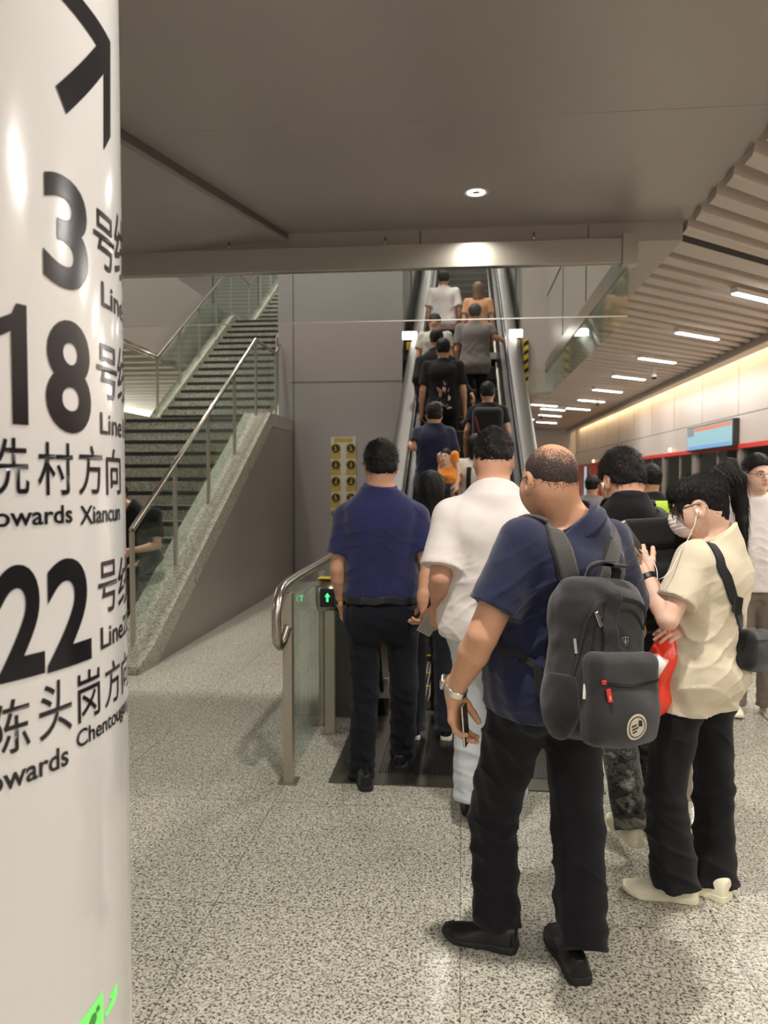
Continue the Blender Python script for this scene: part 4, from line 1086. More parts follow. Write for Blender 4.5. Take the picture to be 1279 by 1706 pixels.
def person(label, loc, yaw, H=1.72, kind='m', skn='tan', w=1.0, fat=0.0, over=None, lean=(0, 0), hyaw=0.0, hpitch=0.0, hroll=0.0,
           top='navy', hem=0.78, sleeve=0.62, tuck=False, bottom='trous', legr=1.0, flare=1.0, shoes=('shoeb', 'sole'), shoe_w=0.095, hairstyle='short', hairm=None,
           res=0.006, strands=1500, hands=None, collar=False, foot=None, group=None, ease=0.014, belt=False, wr=1.0, armw=1.0, legs=True, topw=1.0, botlen=1.0, hair_top=0.012, facep=False, neckr=1.0, jaw=1.0, seated=False, cat='person', seed=0.0, shortlen=0.0):
    J = mkjoints(np.array(loc, float), yaw, H, kind, w, over, lean); s = J['s']; org = np.array(loc, float)
    root = thing('person', label, cat, tuple(org), 0, group)
    HF = Frame(yaw+hyaw, hpitch, hroll, o=J['head']); hs = s*1.0
    J['HF'] = HF
    # ---------------- skin
    sk = Shape()
    torso(sk, J, kind, -0.012, w, 1.0, fat*0.9, t0=-0.10, t1=1.08)
    c = np.array(J['pelvis'])*0.14+np.array(J['neck'])*0.86
    for sd in 'LR':
        sk.rc(c, J['sho'+sd], .055*s, .048*s, 0.03); arm_skin(sk, J, sd, armw)
        if legs:
            hp, kn, an = (np.array(J[q+sd]) for q in ('hip', 'kn', 'an'))
            sk.rc(hp, kn, .072*s, .048*s, 0.03); m_ = kn+(an-kn)*0.3; sk.rc(kn, m_, .048*s, .052*s, 0.03); sk.rc(m_, an, .050*s, .033*s, 0.03)
    neck_sdf(sk, J, HF, s, neckr); head_sdf(sk, HF, hs, kind, fat=0.10*fat, jaw=jaw)
    hands = hands or {}
    fdir = J['F'].d((0, 1, 0)); rdir = J['F'].d((1, 0, 0))
    for sd in 'LR':
        hspec = hands.get(sd, {})
        Wp = np.array(J['wr'+sd]); E = np.array(J['el'+sd]); d_ = hspec.get('d', nrm(Wp-E)+np.array([0, 0, -0.25])*(0 if 'n' in hspec else 1))
        inn = (rdir if sd == 'L' else -rdir)
        n_ = hspec.get('n', inn); th = hspec.get('th', fdir)
        hand(sk, Wp, d_, n_, th, s*hspec.get('s', 1.0), hspec.get('curl', (0.35, 0.45, 0.3)), hspec.get('thumb', (0.7, 0.55, 0.3)), hspec.get('tcurl', 0.25))
    V, F = nets(sk, res*(0.72 if res < .008 else .85))
    body = np_mesh('body', V, F, SKINS[skn], root, True, org)
    # ---------------- trousers
    bt = None
    if legs:
        bt = Shape(); tb = 0.10 if not tuck else 0.085; p0 = np.array(J['pelvis']); p1 = np.array(J['neck']); wamp = 0.0035*wr
        torso(bt, J, kind, 0.008+(0.006 if not tuck else 0.0), w, 1.0, fat*0.55, t0=-0.26, t1=tb if tuck else .3, k=0.05)
        cr = (np.array(J['hipL'])+np.array(J['hipR']))/2+np.array([0, 0, -.055*s]); bt.ell(cr, (.09*s, .085*s, .09*s), 0.04)
        for sd in 'LR':
            hp, kn, an = (np.array(J[q+sd]) for q in ('hip', 'kn', 'an')); bk = -fdir
            bt.ell(hp+bk*0.045*s+np.array([0, 0, -.035*s]), (.080*s*legr**.5, .080*s, .095*s), 0.05)
            bt.rc(hp, kn, .090*s*legr, .070*s*legr, 0.045)
            e2 = an+(an-kn)*0.05
            if shortlen: e2 = kn+(an-kn)*shortlen
            bt.rc(kn, e2, .070*s*legr, .062*s*flare, 0.03)
        ks = [A3(J['knL']), A3(J['knR'])]; anz = [A3(J['anL']), A3(J['anR'])]
        hemz = [float(min(J['anL'][2], J['anR'][2]))]
        aL, aR = A3(J['anL']), A3(J['anR']); dL = A3(nrm(np.array(J['anL'])-np.array(J['knL']))); dR = A3(nrm(np.array(J['anR'])-np.array(J['knR'])))
        hemo = 0.035*s*botlen
        def ptr(P, d):
            nl = np.sqrt(((P-aL)**2).sum(1)); nr = np.sqrt(((P-aR)**2).sum(1)); isL = nl < nr
            hl = np.where(isL, (P-aL)@dL, (P-aR)@dR); near = np.minimum(nl, nr)
            d = np.maximum(d, np.where(near < 0.22, hl-hemo, -1)) if not shortlen else d
            z = P[:, 2]
            kd = np.exp(-(np.minimum(np.sqrt(((P-ks[0])**2).sum(1)), np.sqrt(((P-ks[1])**2).sum(1)))/0.13)**2)
            ad = np.exp(-((near-0.03)/0.12)**2)
            w1 = noise3(P*np.array([1, 1, 1.3], np.float32), 30, seed+2)*0.5+np.sin(z*75+noise3(P, 14, seed)*3.5)*(0.9*ad+0.6*kd)+0.4*np.sin((P[:, 0]-P[:, 1])*60+z*20)
            rg = (1-np.abs(np.sin(z*26+(P[:, 0]+P[:, 1])*14+noise3(P, 12, seed+5)*2.4)))**3*np.clip(0.45+0.9*noise3(P, 9, seed+1), 0, 1)
            d = d+wamp*(w1-1.8*rg)
            return np.maximum(d, (P-A3(p0))@A3(nrm(p1-p0))-tb*float(np.linalg.norm(p1-p0)))
        bt.post.append(ptr)
        V, F = nets(bt, res); tr = np_mesh('trousers', V, F, CL[bottom], root, True, org)
        foot = foot or {}
        for sd in 'LR':
            an = np.array(J['an'+sd]); ft = foot.get(sd)
            if ft is None:
                f_ = J['F'].d((-.08 if sd == 'L' else .08, 1, 0)); g0 = an[2]-0.09*s; hl_ = np.array([an[0], an[1], g0])-f_*0.07*s; tt = hl_+nrm(f_)*0.275*s
            else: hl_, tt = np.array(ft[0], float), np.array(ft[1], float)
            shoe(root, hl_, tt, s, M[shoes[0]], M[shoes[1]], org, w=shoe_w*s)
    # ---------------- top
    st = Shape(); bel = fat
    p0 = np.array(J['pelvis']); p1 = np.array(J['neck']); L = np.linalg.norm(p1-p0)
    thm = (hem*s-0.93*s)/(0.54*s) if not tuck else 0.06
    ext = ([-.3, -.1, .1, .35, .6, .9], [.012*topw, .012*topw, .017*topw, .020*topw, .009, 0], [.016*topw, .014*topw, .022*topw, .026*topw, .010, 0]) if not tuck else ([-.3, .0, .08, .2, .6, .9], [-.004, -.004, .014, .02, .006, 0], [-.004, -.004, .014, .024, .006, 0])
    torso(st, J, kind, ease, w, 1.0, bel, t0=thm-.1, t1=1.12, k=0.03, ext=ext)
    cc = p0+(p1-p0)*0.88
    for sd in 'LR':
        S0 = np.array(J['sho'+sd]); E = np.array(J['el'+sd]); dd = nrm(E-S0); La = np.linalg.norm(E-S0)
        st.rc(cc+(p1-cc)*0.35, S0+np.array([0, 0, .004]), .050*s, .056*s*max(1, armw*.95), 0.04)
        if sleeve > 0.0:
            cut = S0+dd*La*min(sleeve, 1.0)
            b_ = rc_fn(S0, E, (.062+ease*.3)*s*armw, (.066+ease*.4)*s*armw*topw**.25, cut if sleeve < 1 else None, dd)
            st.add(b_, (S0+E)/2, La/2+.09, 0.035)
        if sleeve > 1:
            Wp = np.array(J['wr'+sd]); st.rc(E, E+(Wp-E)*0.92, .058*s, .042*s, 0.03)
    nb = J['neck']; hb = HF.w(np.array((0, -.028, -.055))*s)
    nk = nrm(hb-nb); a_ = A3(nb-nk*0.10); b2 = A3(hb+nk*0.1)
    st.rc(nb-nk*0.04, nb+nk*0.040, (.090*neckr+.006)*s, (.0625*neckr+.019)*s, 0.03)
    st.rc(nb, hb+nk*0.15, (.0625*neckr+.004)*s, (.068*neckr+.004)*s, 0.0, 's')
    nb32 = A3(nb); cpn = A3(nrm(nk+fdir*0.28)); cpo = A3(nb+nk*(0.008 if not collar else 0.002)*s)
    hemp = A3(p0+(p1-p0)*thm); nk32_ = nk.astype(np.float32)
    ud = nrm(p1-p0).astype(np.float32); rd32 = A3(nrm(np.array(J['shoR'])-np.array(J['shoL'])))
    wamp = 0.0035*wr
    sl = A3(J['shoL']); sr = A3(J['shoR']); p032 = A3(p0)
    def wrinkle(P, d):
        q = P-p032; t = (q@ud)/L
        a = noise3(P*np.array([1, 1, .55], np.float32), 26, seed+1.0)+0.6*noise3(P, 52, seed+4.0)
        low = np.clip(1.1-t, 0.15, 1.0)
        x = q@rd32; f2 = np.sin((t*L*38+np.abs(x)*-34+noise3(P, 9, seed)*2.2))*np.clip(0.5-t, 0, .5)*1.2
        fade = np.clip((np.sqrt(((P-nb32)**2).sum(1))-0.09)/0.08, 0, 1)
        ph = t*L*30+np.abs(x)*26+noise3(P, 11, seed+7)*2.6; ph2 = t*L*46-x*20+noise3(P, 15, seed+9)*2.4
        rg = (1-np.abs(np.sin(ph)))**3*np.clip(0.55+0.6*noise3(P, 8, seed), 0, 1)+0.6*(1-np.abs(np.sin(ph2)))**3*np.clip(0.5+0.8*noise3(P, 10, seed+3), 0, 1)
        d = d+wamp*(a*low+f2-1.7*rg*np.clip(1.15-t, .35, 1))*fade
        if bt is not None and not tuck:
            lowm = t < 0.30
            if lowm.any():
                e = np.full(len(P), 1.0, np.float32); e[lowm] = bt.ev(P[lowm])-0.008
                h = np.maximum(0.03-np.abs(d-e), 0)/0.03; d = np.where(lowm, np.minimum(d, e)-h*h*0.0075, d)
        hemd = (thm-t)*L+0.004*noise3(P, 14, seed)
        d = np.maximum(d, hemd*1.0)
        qn = P-cpo; hn = qn@nk32_; rn = np.sqrt(np.maximum((qn*qn).sum(1)-hn*hn, 0))
        return np.maximum(d, np.where(rn < 0.118*s, np.minimum(qn@cpn, 0.118*s-rn), -1))
    st.post.append(wrinkle)
    V, F = nets(st, res); shirt = np_mesh('shirt', V, F, CL[top], root, True, org)
    if collar:
        cs = Shape(); a3 = A3(nb-nk*0.012+np.array([0, 0, 0])); nk32 = nk.astype(np.float32); fd = A3(fdir)
        def fc(P):
            q = P-a3; h_ = q@nk32; rad = np.sqrt(np.maximum((q*q).sum(1)-h_*h_, 0)); fr = q@fd
            R0 = (.0625*neckr+.012)*s+0.55*np.maximum(0.040-h_, -.004)
            return np.maximum(np.abs(rad-R0)-0.0045, np.maximum(h_-(.040*s-0.30*np.maximum(fr, 0)), -h_-(.010*s+0.15*np.maximum(fr, 0))))
        cs.add(fc, a3, .13*s, 0); V, F = nets(cs, 0.004); np_mesh('collar', V, F, CL[top], shirt, True, org)
    else:
        cs = Shape(); a3 = A3(nb+nk*0.004*s); nk32 = nk.astype(np.float32); fd = A3(fdir)
        def fc(P):
            q = P-a3; h_ = q@nk32; rad = np.sqrt(np.maximum((q*q).sum(1)-h_*h_, 0)); fr = q@fd; hh = h_+0.28*fr
            R0 = (.0625*neckr+.0125)*s-0.35*hh
            return np.maximum(np.abs(rad-R0)-0.0065, np.abs(hh)-0.011*s)
        cs.add(fc, a3, .13*s, 0); V, F = nets(cs, max(0.0038, res*0.6)); np_mesh('neck_rib', V, F, CL[top], shirt, True, org)
    if belt and bt is not None:
        c0 = p0+(p1-p0)*0.075; rr = nrm(J['hipR']-J['hipL']); pts = [c0+(rr*math.cos(a)*.2+np.cross([0, 0, 1], rr)*math.sin(a)*.2) for a in np.linspace(0, 2*PI, 60)]
        strip('belt', pts, st, M['belt'], root, org, w=0.034, th=0.004, off=0.002, n=80, smooth_it=1)
    # ---------------- hair
    hm = hairm or HAIR
    if hairstyle in ('short', 'fade', 'bald'):
        th = {'short': 0.014, 'fade': 0.007, 'bald': 0.0035}[hairstyle]
        short_hair(root, HF, hs, hm, hairstyle, th, strands, {'short': .026, 'fade': .020, 'bald': .006}[hairstyle], max(0.0035, res*0.7), org, hair_top if hairstyle != 'bald' else 0.0)
    return root, J, dict(skin=sk, shirt=st, trousers=bt, HF=HF, org=org, s=s, shirt_ob=shirt, body=body)

def rc_fn(a, b, ra, rb, cut, dd):
    a = A3(a); b = A3(b); ab = b-a; L2 = float(ab@ab)+1e-12; cu = None if cut is None else A3(cut); d3 = A3(dd)
    def fn(P):
        t = np.clip(((P-a)@ab)/L2, 0, 1); q = P-a-t[:, None]*ab; d = np.sqrt((q*q).sum(1))-(ra+(rb-ra)*t)
        if cu is not None: d = np.maximum(d, (P-cu)@d3)
        return d
    return fn
M['belt'] = mat('dark_leather_belt', rgb(34, 32, 34), 0.4, bump=0.1, bscale=90)
M['gold'] = mat('champagne_metal', rgb(196, 160, 120), 0.3, 0.7); M['silver'] = mat('polished_steel', rgb(205, 200, 192), 0.22, 0.95)
def px(x, y, Y): return np.array(atY(x, y, Y))
# ================================================================== PEOPLE IN THE FOREGROUND
# man with the backpack, walking towards the escalator
y1 = math.radians(30)
ov = dict(pelvis=px(915, 1120, 2.52), neck=px(948, 872, 2.50), head=px(915, 803, 2.50),
          shoL=px(872, 905, 2.40), shoR=px(1012, 905, 2.62), elL=px(803, 1060, 2.34), wrL=px(757, 1150, 2.44),
          elR=px(1052, 1050, 2.78), wrR=px(985, 1090, 3.0), hipL=px(872, 1145, 2.48), hipR=px(950, 1150, 2.58),
          knL=px(822, 1360, 2.62), knR=px(962, 1375, 2.56), anL=px(826, 1520, 2.56), anR=px(970, 1560, 2.42))
hl = {'L': dict(d=nrm([0.08, .06, -1]), n=nrm([.86, -.45, .05]), th=nrm([.5, .85, .0]), curl=(0.24, 0.62, 0.50), thumb=(0.95, 0.38, 0.42), tcurl=0.16, s=1.10)}
r1, J1, G1 = person('bald man in navy polo walking with dark grey backpack and silver watch', atZ(895, 1610), y1, 1.70, 'm', 'warm', w=1.06, fat=0.075, over=ov,
    hyaw=math.radians(-8), hpitch=math.radians(-3), top='navy2', hem=0.79, sleeve=0.70, bottom='trous2', legr=1.16, flare=1.26, hairstyle='bald', hairm=HAIRG, res=0.0052, strands=5200, hands=hl,
    collar=True, foot={'L': (atZ(862, 1586), atZ(738, 1556)), 'R': (atZ(968, 1644), atZ(921, 1552))}, armw=1.22, neckr=1.22, jaw=1.15, wr=1.7, ease=0.012, shoe_w=0.105)
# man in navy polo by the guard rail
ov = dict(pelvis=px(637, 1010, 4.0), neck=px(633, 815, 3.98), head=px(634, 776, 4.0), shoL=px(577, 862, 3.98), shoR=px(693, 862, 4.0),
          elL=px(562, 948, 3.96), wrL=px(569, 1002, 4.03), elR=px(713, 945, 3.94), wrR=px(704, 998, 3.86), hipL=px(605, 1020, 3.98), hipR=px(668, 1020, 4.02),
          knL=px(608, 1150, 3.98), knR=px(673, 1145, 4.06), anL=px(602, 1282, 3.94), anR=px(671, 1255, 4.18))
r2, J2, G2 = person('man in tucked navy polo and black trousers standing next to the left guard rail', atZ(630, 1300), math.radians(3), 1.72, 'm', 'tan', w=1.06, fat=0.04, over=ov, hyaw=math.radians(9), hpitch=math.radians(-4),
    top='navy', tuck=True, sleeve=0.70, wr=1.4, bottom='trous', legr=1.02, flare=1.12, hairstyle='short', res=0.0065, strands=3200, collar=True, belt=True, armw=1.0, neckr=1.1,
    foot={'L': (atZ(610, 1320), atZ(594, 1268)), 'R': (atZ(664, 1285), atZ(674, 1236))}, shoe_w=0.10, ease=0.016, hands={'L': dict(curl=(.3, .4, .3)), 'R': dict(d=nrm([.02, .1, -1]), curl=(.6, .8, .5))})
# man in white T-shirt
ov = dict(pelvis=px(820, 1026, 3.42), neck=px(822, 818, 3.36), head=px(822, 766, 3.42), shoL=px(752, 862, 3.36), shoR=px(893, 862, 3.40), elL=px(733, 962, 3.28), wrL=px(729, 1012, 3.48),
          elR=px(920, 965, 3.4), wrR=px(905, 1040, 3.55), hipL=px(785, 1040, 3.42), hipR=px(858, 1040, 3.44), knL=px(783, 1200, 3.44), knR=px(862, 1200, 3.5), anL=px(781, 1318, 3.42), anR=px(852, 1318, 3.50))
r3, J3, G3 = person('man in plain white T-shirt and pale trousers holding a phone low in his left hand', atZ(820, 1345), math.radians(-2), 1.77, 'm', 'tan', w=1.12, fat=0.05, over=ov, hpitch=math.radians(-10),
    top='white', hem=0.86, sleeve=0.84, bottom='ltrous', legr=1.0, flare=1.1, hairstyle='fade', res=0.0065, strands=4200, armw=1.15, neckr=1.18, hair_top=0.018, ease=0.02, topw=1.5,
    foot={'L': (atZ(783, 1362), atZ(774, 1305)), 'R': (atZ(850, 1362), atZ(856, 1300))}, hands={'L': dict(d=nrm([-.25, .35, -1]), n=nrm([.1, 1, .3]), th=nrm([-1, .1, 0]), curl=(.5, .6, .4))})
# woman in beige T-shirt
yw = math.radians(62)
ov = dict(pelvis=px(1163, 1104, 2.92), neck=px(1190, 892, 2.90), head=px(1163, 845, 2.90), shoL=px(1157, 932, 2.80), shoR=px(1205, 925, 3.04), elL=px(1112, 1032, 2.72), wrL=px(1077, 958, 2.86),
          elR=px(1185, 1065, 3.12), wrR=px(1152, 1052, 2.86), hipL=px(1143, 1118, 2.86), hipR=px(1180, 1115, 2.97), knL=px(1107, 1320, 2.88), knR=px(1190, 1320, 3.02), anL=px(1125, 1470, 2.87), anR=px(1188, 1465, 2.98))
r4, J4, G4 = person('woman with ponytail, face mask and beige T-shirt looking at her phone', atZ(1155, 1490), yw, 1.60, 'f', 'light', w=1.0, over=ov, hyaw=math.radians(10), hpitch=math.radians(-16),
    top='beige', hem=0.745, sleeve=0.70, bottom='black', legr=1.05, flare=1.5, hairstyle='none', res=0.0055, hands={'L': dict(d=nrm([-.30, .22, .75]), n=nrm([.35, .9, -.1]), th=nrm([-.1, .2, 1]), curl=(.75, .7, .5), s=.95),
    'R': dict(d=nrm([-.75, -.45, .1]), n=nrm([.3, .6, -.7]), th=nrm([-.2, .1, 1]), curl=(.35, .4, .3), s=.95)}, ease=0.016, topw=1.1, jaw=.92, wr=1.6,
    foot={'L': (atZ(1163, 1502), atZ(1036, 1484)), 'R': (atZ(1214, 1503), atZ(1148, 1474))}, shoes=('cream', 'cream'), shoe_w=0.118, botlen=0.2)
# young man with black backpack and camouflage trousers
ov = dict(pelvis=px(1040, 1042, 3.38), neck=px(1046, 842, 3.26), head=px(1036, 802, 3.34), shoL=px(993, 880, 3.26), shoR=px(1103, 882, 3.36), elL=px(985, 975, 3.3), wrL=px(1010, 960, 3.55), elR=px(1118, 985, 3.42), wrR=px(1082, 975, 3.62),
          hipL=px(1010, 1055, 3.36), hipR=px(1070, 1055, 3.42), knL=px(1025, 1215, 3.36), knR=px(1078, 1210, 3.5), anL=px(1052, 1365, 3.22), anR=px(1085, 1340, 3.5))
r5, J5, G5 = person('young man in black T-shirt, black backpack and grey camouflage trousers, head bowed', atZ(1050, 1385), math.radians(8), 1.70, 'm', 'tan', w=.98, over=ov, hyaw=math.radians(14), hpitch=math.radians(-24),
    top='black', hem=0.82, sleeve=0.72, bottom='camo', legr=1.10, flare=1.2, hairstyle='short', res=0.0065, strands=3200, topw=1.5, shoes=('cream', 'cream'), hair_top=0.018)
# man in glasses at the right edge, facing the camera
y6 = math.radians(172)
ov = {}
b6 = px(1258, 900, 5.3); b6[2] = 0
r6, J6, G6 = person('man in glasses, white T-shirt and taupe trousers walking towards the camera at the right', b6, y6, 1.705, 'm', 'light', w=1.0, over=ov, hyaw=math.radians(18), hpitch=math.radians(-2),
    top='white', hem=0.84, sleeve=0.7, bottom='taupe', legr=1.12, flare=1.2, hairstyle='short', res=0.0065, strands=2500, shoes=('cream', 'solew'), hair_top=0.02)
# ------------------------------------------------------------------ hair colour of the balding man: thin on the crown
def balding_mat(HF, org):
    m = HAIRG; nt = m.node_tree; N = nt.nodes; L = nt.links; b = N['Principled BSDF']
    c = HF.w((0.018, -.040, .130))-org
    tc = N.new('ShaderNodeTexCoord'); vm = N.new('ShaderNodeVectorMath'); vm.operation = 'DISTANCE'; vm.inputs[1].default_value = tuple(c)
    L.new(tc.outputs['Object'], vm.inputs[0])
    n = N.new('ShaderNodeTexNoise'); n.inputs['Scale'].default_value = 190; n.inputs['Detail'].default_value = 3; L.new(tc.outputs['Object'], n.inputs['Vector'])
    n2 = N.new('ShaderNodeTexNoise'); n2.inputs['Scale'].default_value = 30; n2.inputs['Detail'].default_value = 2; L.new(tc.outputs['Object'], n2.inputs['Vector'])
    mr = N.new('ShaderNodeMapRange'); mr.inputs[1].default_value = 0.045; mr.inputs[2].default_value = 0.120; mr.inputs[3].default_value = 0.26; mr.inputs[4].default_value = -0.20
    L.new(vm.outputs['Value'], mr.inputs[0])
    a = N.new('ShaderNodeMath'); a.operation = 'ADD'; L.new(n.outputs['Fac'], a.inputs[0]); L.new(mr.outputs[0], a.inputs[1])
    a3 = N.new('ShaderNodeMath'); a3.operation = 'MULTIPLY_ADD'; a3.inputs[1].default_value = 0.35; a3.inputs[2].default_value = -0.17; L.new(n2.outputs['Fac'], a3.inputs[0])
    a2 = N.new('ShaderNodeMath'); a2.operation = 'ADD'; L.new(a.outputs[0], a2.inputs[0]); L.new(a3.outputs[0], a2.inputs[1])
    r = N.new('ShaderNodeValToRGB'); e = r.color_ramp.elements; e[0].position = 0.38; e[0].color = rgb(52, 41, 38); e[1].position = 0.74; e[1].color = rgb(188, 138, 106)
    k = e.new(0.56); k.color = rgb(108, 80, 64)
    L.new(a2.outputs[0], r.inputs[0]); L.new(r.outputs[0], b.inputs['Base Color'])
balding_mat(G1['HF'], G1['org'])

def band_at(name, G, J, sd, back, w, th, m, parent, label=None, off=0.001):
    E_, Wp = np.array(J['el'+sd]), np.array(J['wr'+sd]); a = nrm(Wp-E_); c = Wp-a*back; u = nrm(np.cross(a, (0, 0, 1))); v = np.cross(a, u)
    pts = [c+(u*math.cos(t_)+v*math.sin(t_))*0.05 for t_ in np.linspace(0, 2*PI, 50)]
    o, Q, g, s_ = strip(name, pts, G['skin'], m, parent, G['org'], w=w, th=th, off=off, n=60, smooth_it=1)
    if label: o['label'] = label
    return o, Q, g, s_
def child_box(name, c, F, h, m, parent, org, bev=0.003, label=None):
    Mx = Matrix(np.array(F).tolist()).to_4x4(); Mx.translation = Vector(np.array(c)-np.array(org))
    return MB().box(-h[0], h[0], -h[1], h[1], -h[2], h[2], Mx).build(name, m, parent, bevel=bev, label=label)
def axes(x, y):
    x = nrm(x); z = nrm(np.cross(x, y)); y = np.cross(z, x); return np.stack([x, y, z], 1)
def top_box(name, label, cat, c, F, h, m, bev=0.006):
    o = child_box(name, c, F, h, m, None, (0, 0, 0), bev); return tag(o, label, cat)

# ---- silver watch, thing in the hand of the balding man
o, Q, g, s_ = band_at('watch_strap', G1, J1, 'L', 0.015, 0.021, 0.005, M['silver'], r1, 'steel link watch strap')
i_ = int(np.argmin(Q[:, 0])); child_box('watch_case', Q[i_]+g[i_]*0.004, axes(s_[i_], np.cross(g[i_], s_[i_])), (0.019, 0.019, 0.006), M['silver'], r1, G1['org'], 0.005)
Wp = np.array(J1['wrL']); T = thing('pocket_phone', 'slim dark phone with silver edge held low in the left hand of the bald man', 'phone', tuple(Wp+np.array([.0, 0, -.1])))
c_ = Wp+np.array([.034, -.012, -.105]); T.location = tuple(c_)
Fp = axes((0.22, 1, 0.05), (0.06, 0.0, -1))
child_box('body', c_, Fp, (0.031, 0.066, 0.0045), M['black'], T, c_, 0.003); child_box('edge_frame', c_, Fp, (0.0315, 0.0665, 0.003), M['silver'], T, c_, 0.002)
child_box('camera_ring', np.array(c_)+Fp@np.array([.012, -.048, .006]), Fp, (0.009, 0.009, 0.002), M['silver'], T, c_, 0.002)
# glasses of the balding man
def glasses(G, root, m, s=1.0, lens=True):
    HF = G['HF']; org = G['org']; w_ = lambda p: tuple(HF.w(np.array(p)*s)-org)
    for sx in (-1, 1):
        pts = [w_((sx*(.031+.024*math.cos(a)), .101-0.006*abs(math.cos(a)), .006+.018*math.sin(a))) for a in np.linspace(0, 2*PI, 20)[:-1]]
        MB().tube(pts, 0.0014, 6, closed=True).build('glasses_rim', m, root)
        MB().tube([w_((sx*.055, .093, .012)), w_((sx*.075, .05, .013)), w_((sx*.084, .0, .016)), w_((sx*.083, -.015, .008)), w_((sx*.080, -.030, -.010))], 0.0015, 6).build('glasses_temple', m, root)
    MB().tube([w_((-.008, .103, .010)), w_((0, .107, .012)), w_((.008, .103, .010))], 0.0014, 6).build('glasses_bridge', m, root)
glasses(G1, r1, M['black']); glasses(G6, r6, M['black'], G6['s'])
# eyes, brows and lips
def face(G, root, brows=True, lips=True, s=None, iris=True):
    HF = G['HF']; org = G['org']; s = s or G['s']
    for sx in (-1, 1):
        e = Shape(); e.ell(HF.w(np.array((sx*.030, .0815, .009))*s), np.array((.0125, .0120, .0052))*s, 0, 'u', HF.F); V, F = nets(e, 0.0016*s, B=8); ey = np_mesh('eye', V, F, M['eyew'], root, True, org)
        c = HF.w(np.array((sx*.030, .0925, .009))*s)-org; f = HF.d((0, 1, 0))
        MB().tube([tuple(c-f*0.001), tuple(c+f*0.0018)], 0.0052*s, 12).build('iris', M['iris'], ey)
        if brows: MB().tube([tuple(HF.w(np.array(p)*s)-org) for p in ((sx*.014, .1005, .028), (sx*.030, .098, .034), (sx*.046, .087, .031), (sx*.054, .076, .026))], [0.003*s, .0032*s, .0026*s, .0012*s], 6).build('eyebrow', M['iris'], root)
    if lips:
        e = Shape(); e.ell(HF.w(np.array((0, .0925, -.0475))*s), np.array((.023, .012, .0055))*s, 0.003, 'u', HF.F); e.ell(HF.w(np.array((0, .091, -.0575))*s), np.array((.020, .012, .0062))*s, 0.002, 'u', HF.F)
        V, F = nets(e, 0.0018*s); np_mesh('lips', V, F, M['lip'], root, True, org)
face(G6, r6)
# phone held by the man in white
c_ = px(714, 1040, 3.50); T = thing('mobile_phone', 'silver phone held low in the left hand of the man in white', 'phone', tuple(c_))
Fp = axes((.85, .25, -.45), (0.35, -.2, .9)); child_box('body', c_, Fp, (0.036, 0.052, 0.005), M['silver'], T, c_, 0.004); child_box('screen', np.array(c_)+Fp@np.array([0, 0, .0055]), Fp, (0.033, 0.047, 0.0008), mat('pale_phone_screen', rgb(150, 150, 140), 0.2), T, c_, 0)
o, Q, g, s_ = band_at('watch_strap', G2, J2, 'L', 0.01, 0.018, 0.005, M['black'], r2); i_ = int(np.argmin(Q[:, 1])); child_box('watch_case', Q[i_]+g[i_]*0.003, axes(s_[i_], np.cross(g[i_], s_[i_])), (0.015, 0.015, 0.005), M['gold'], r2, G2['org'], 0.004)
MB().tube([tuple(px(700, 988, 3.86)-G2['org']), tuple(px(707, 1000, 3.84)-G2['org']), tuple(px(706, 1015, 3.84)-G2['org']), tuple(px(700, 1024, 3.86)-G2['org'])], 0.004, 8).build('key_loop', M['black'], r2)

# ================================================================== BACKPACKS
M['pack'] = cloth('charcoal_pack_fabric', rgb(38, 37, 38), 0.8, var=0.12, b=0.35, bscale=500); M['packd'] = cloth('dark_pack_fabric', rgb(26, 25, 26), 0.75); M['packl'] = cloth('grey_pack_webbing', rgb(66, 63, 62), 0.8)
M['redtag'] = mat('red_enamel', rgb(190, 44, 46), 0.35); M['badge'] = mat('cream_print', rgb(190, 180, 160), 0.6); M['packblk'] = cloth('black_pack_fabric', rgb(22, 22, 24), 0.75)
BC = px(996, 1094, 2.275); BF = Frame(math.radians(34), math.radians(-5), math.radians(6), o=BC)
T = thing('backpack', 'dark grey backpack with round cream badge and red zip tag on the bald man\'s back', 'backpack', tuple(BC)); borg = np.array(BC)
bs = Shape()
bs.rbox(BF.w((0, .02, -.01)), (.150, .065, .215), .055, 0, 'u', BF.F); bs.ell(BF.w((0, -.01, -.10)), (.158, .10, .13), .05, 'u', BF.F); bs.rbox(BF.w((0, -.035, .06)), (.125, .045, .135), .04, .03, 'u', BF.F)
bs.ell(BF.w((0, .0, .19)), (.13, .075, .045), .04, 'u', BF.F)
bF = BF.F.astype(np.float32); bO = BF.o.astype(np.float32)
def pk(P, d):
    q = (P-bO)@bF; return d+0.0035*noise3(P, 34, 2)+0.0022*noise3(P, 75, 6)+0.003*np.sin(q[:, 2]*60+q[:, 0]*22)*np.clip(q[:, 2]*4, 0, 1)
bs.post.append(pk); V, F = nets(bs, 0.0055); np_mesh('pack_body', V, F, M['pack'], T, True, borg)
fp = Shape(); fp.rbox(BF.w((0.004, -.085, -.105)), (.128, .040, .128), .032, 0, 'u', BF.F); fp.ell(BF.w((0.004, -.10, -.15)), (.12, .045, .085), .03, 'u', BF.F)
fp.post.append(lambda P, d: d+0.0018*noise3(P, 40, 9)); V, F = nets(fp, 0.005); fpo = np_mesh('front_pocket', V, F, M['pack'], T, True, borg)
sp_ = Shape(); sp_.ell(BF.w((-.140, .0, -.12)), (.038, .072, .11), 0, 'u', BF.F); sp_.post.append(lambda P, d: np.maximum(d+0.002*noise3(P, 60, 4), ((P-bO)@bF)[:, 2]+.045)); V, F = nets(sp_, 0.005); np_mesh('side_pocket', V, F, M['packd'], T, True, borg)
for sx in (-1, 1): pass
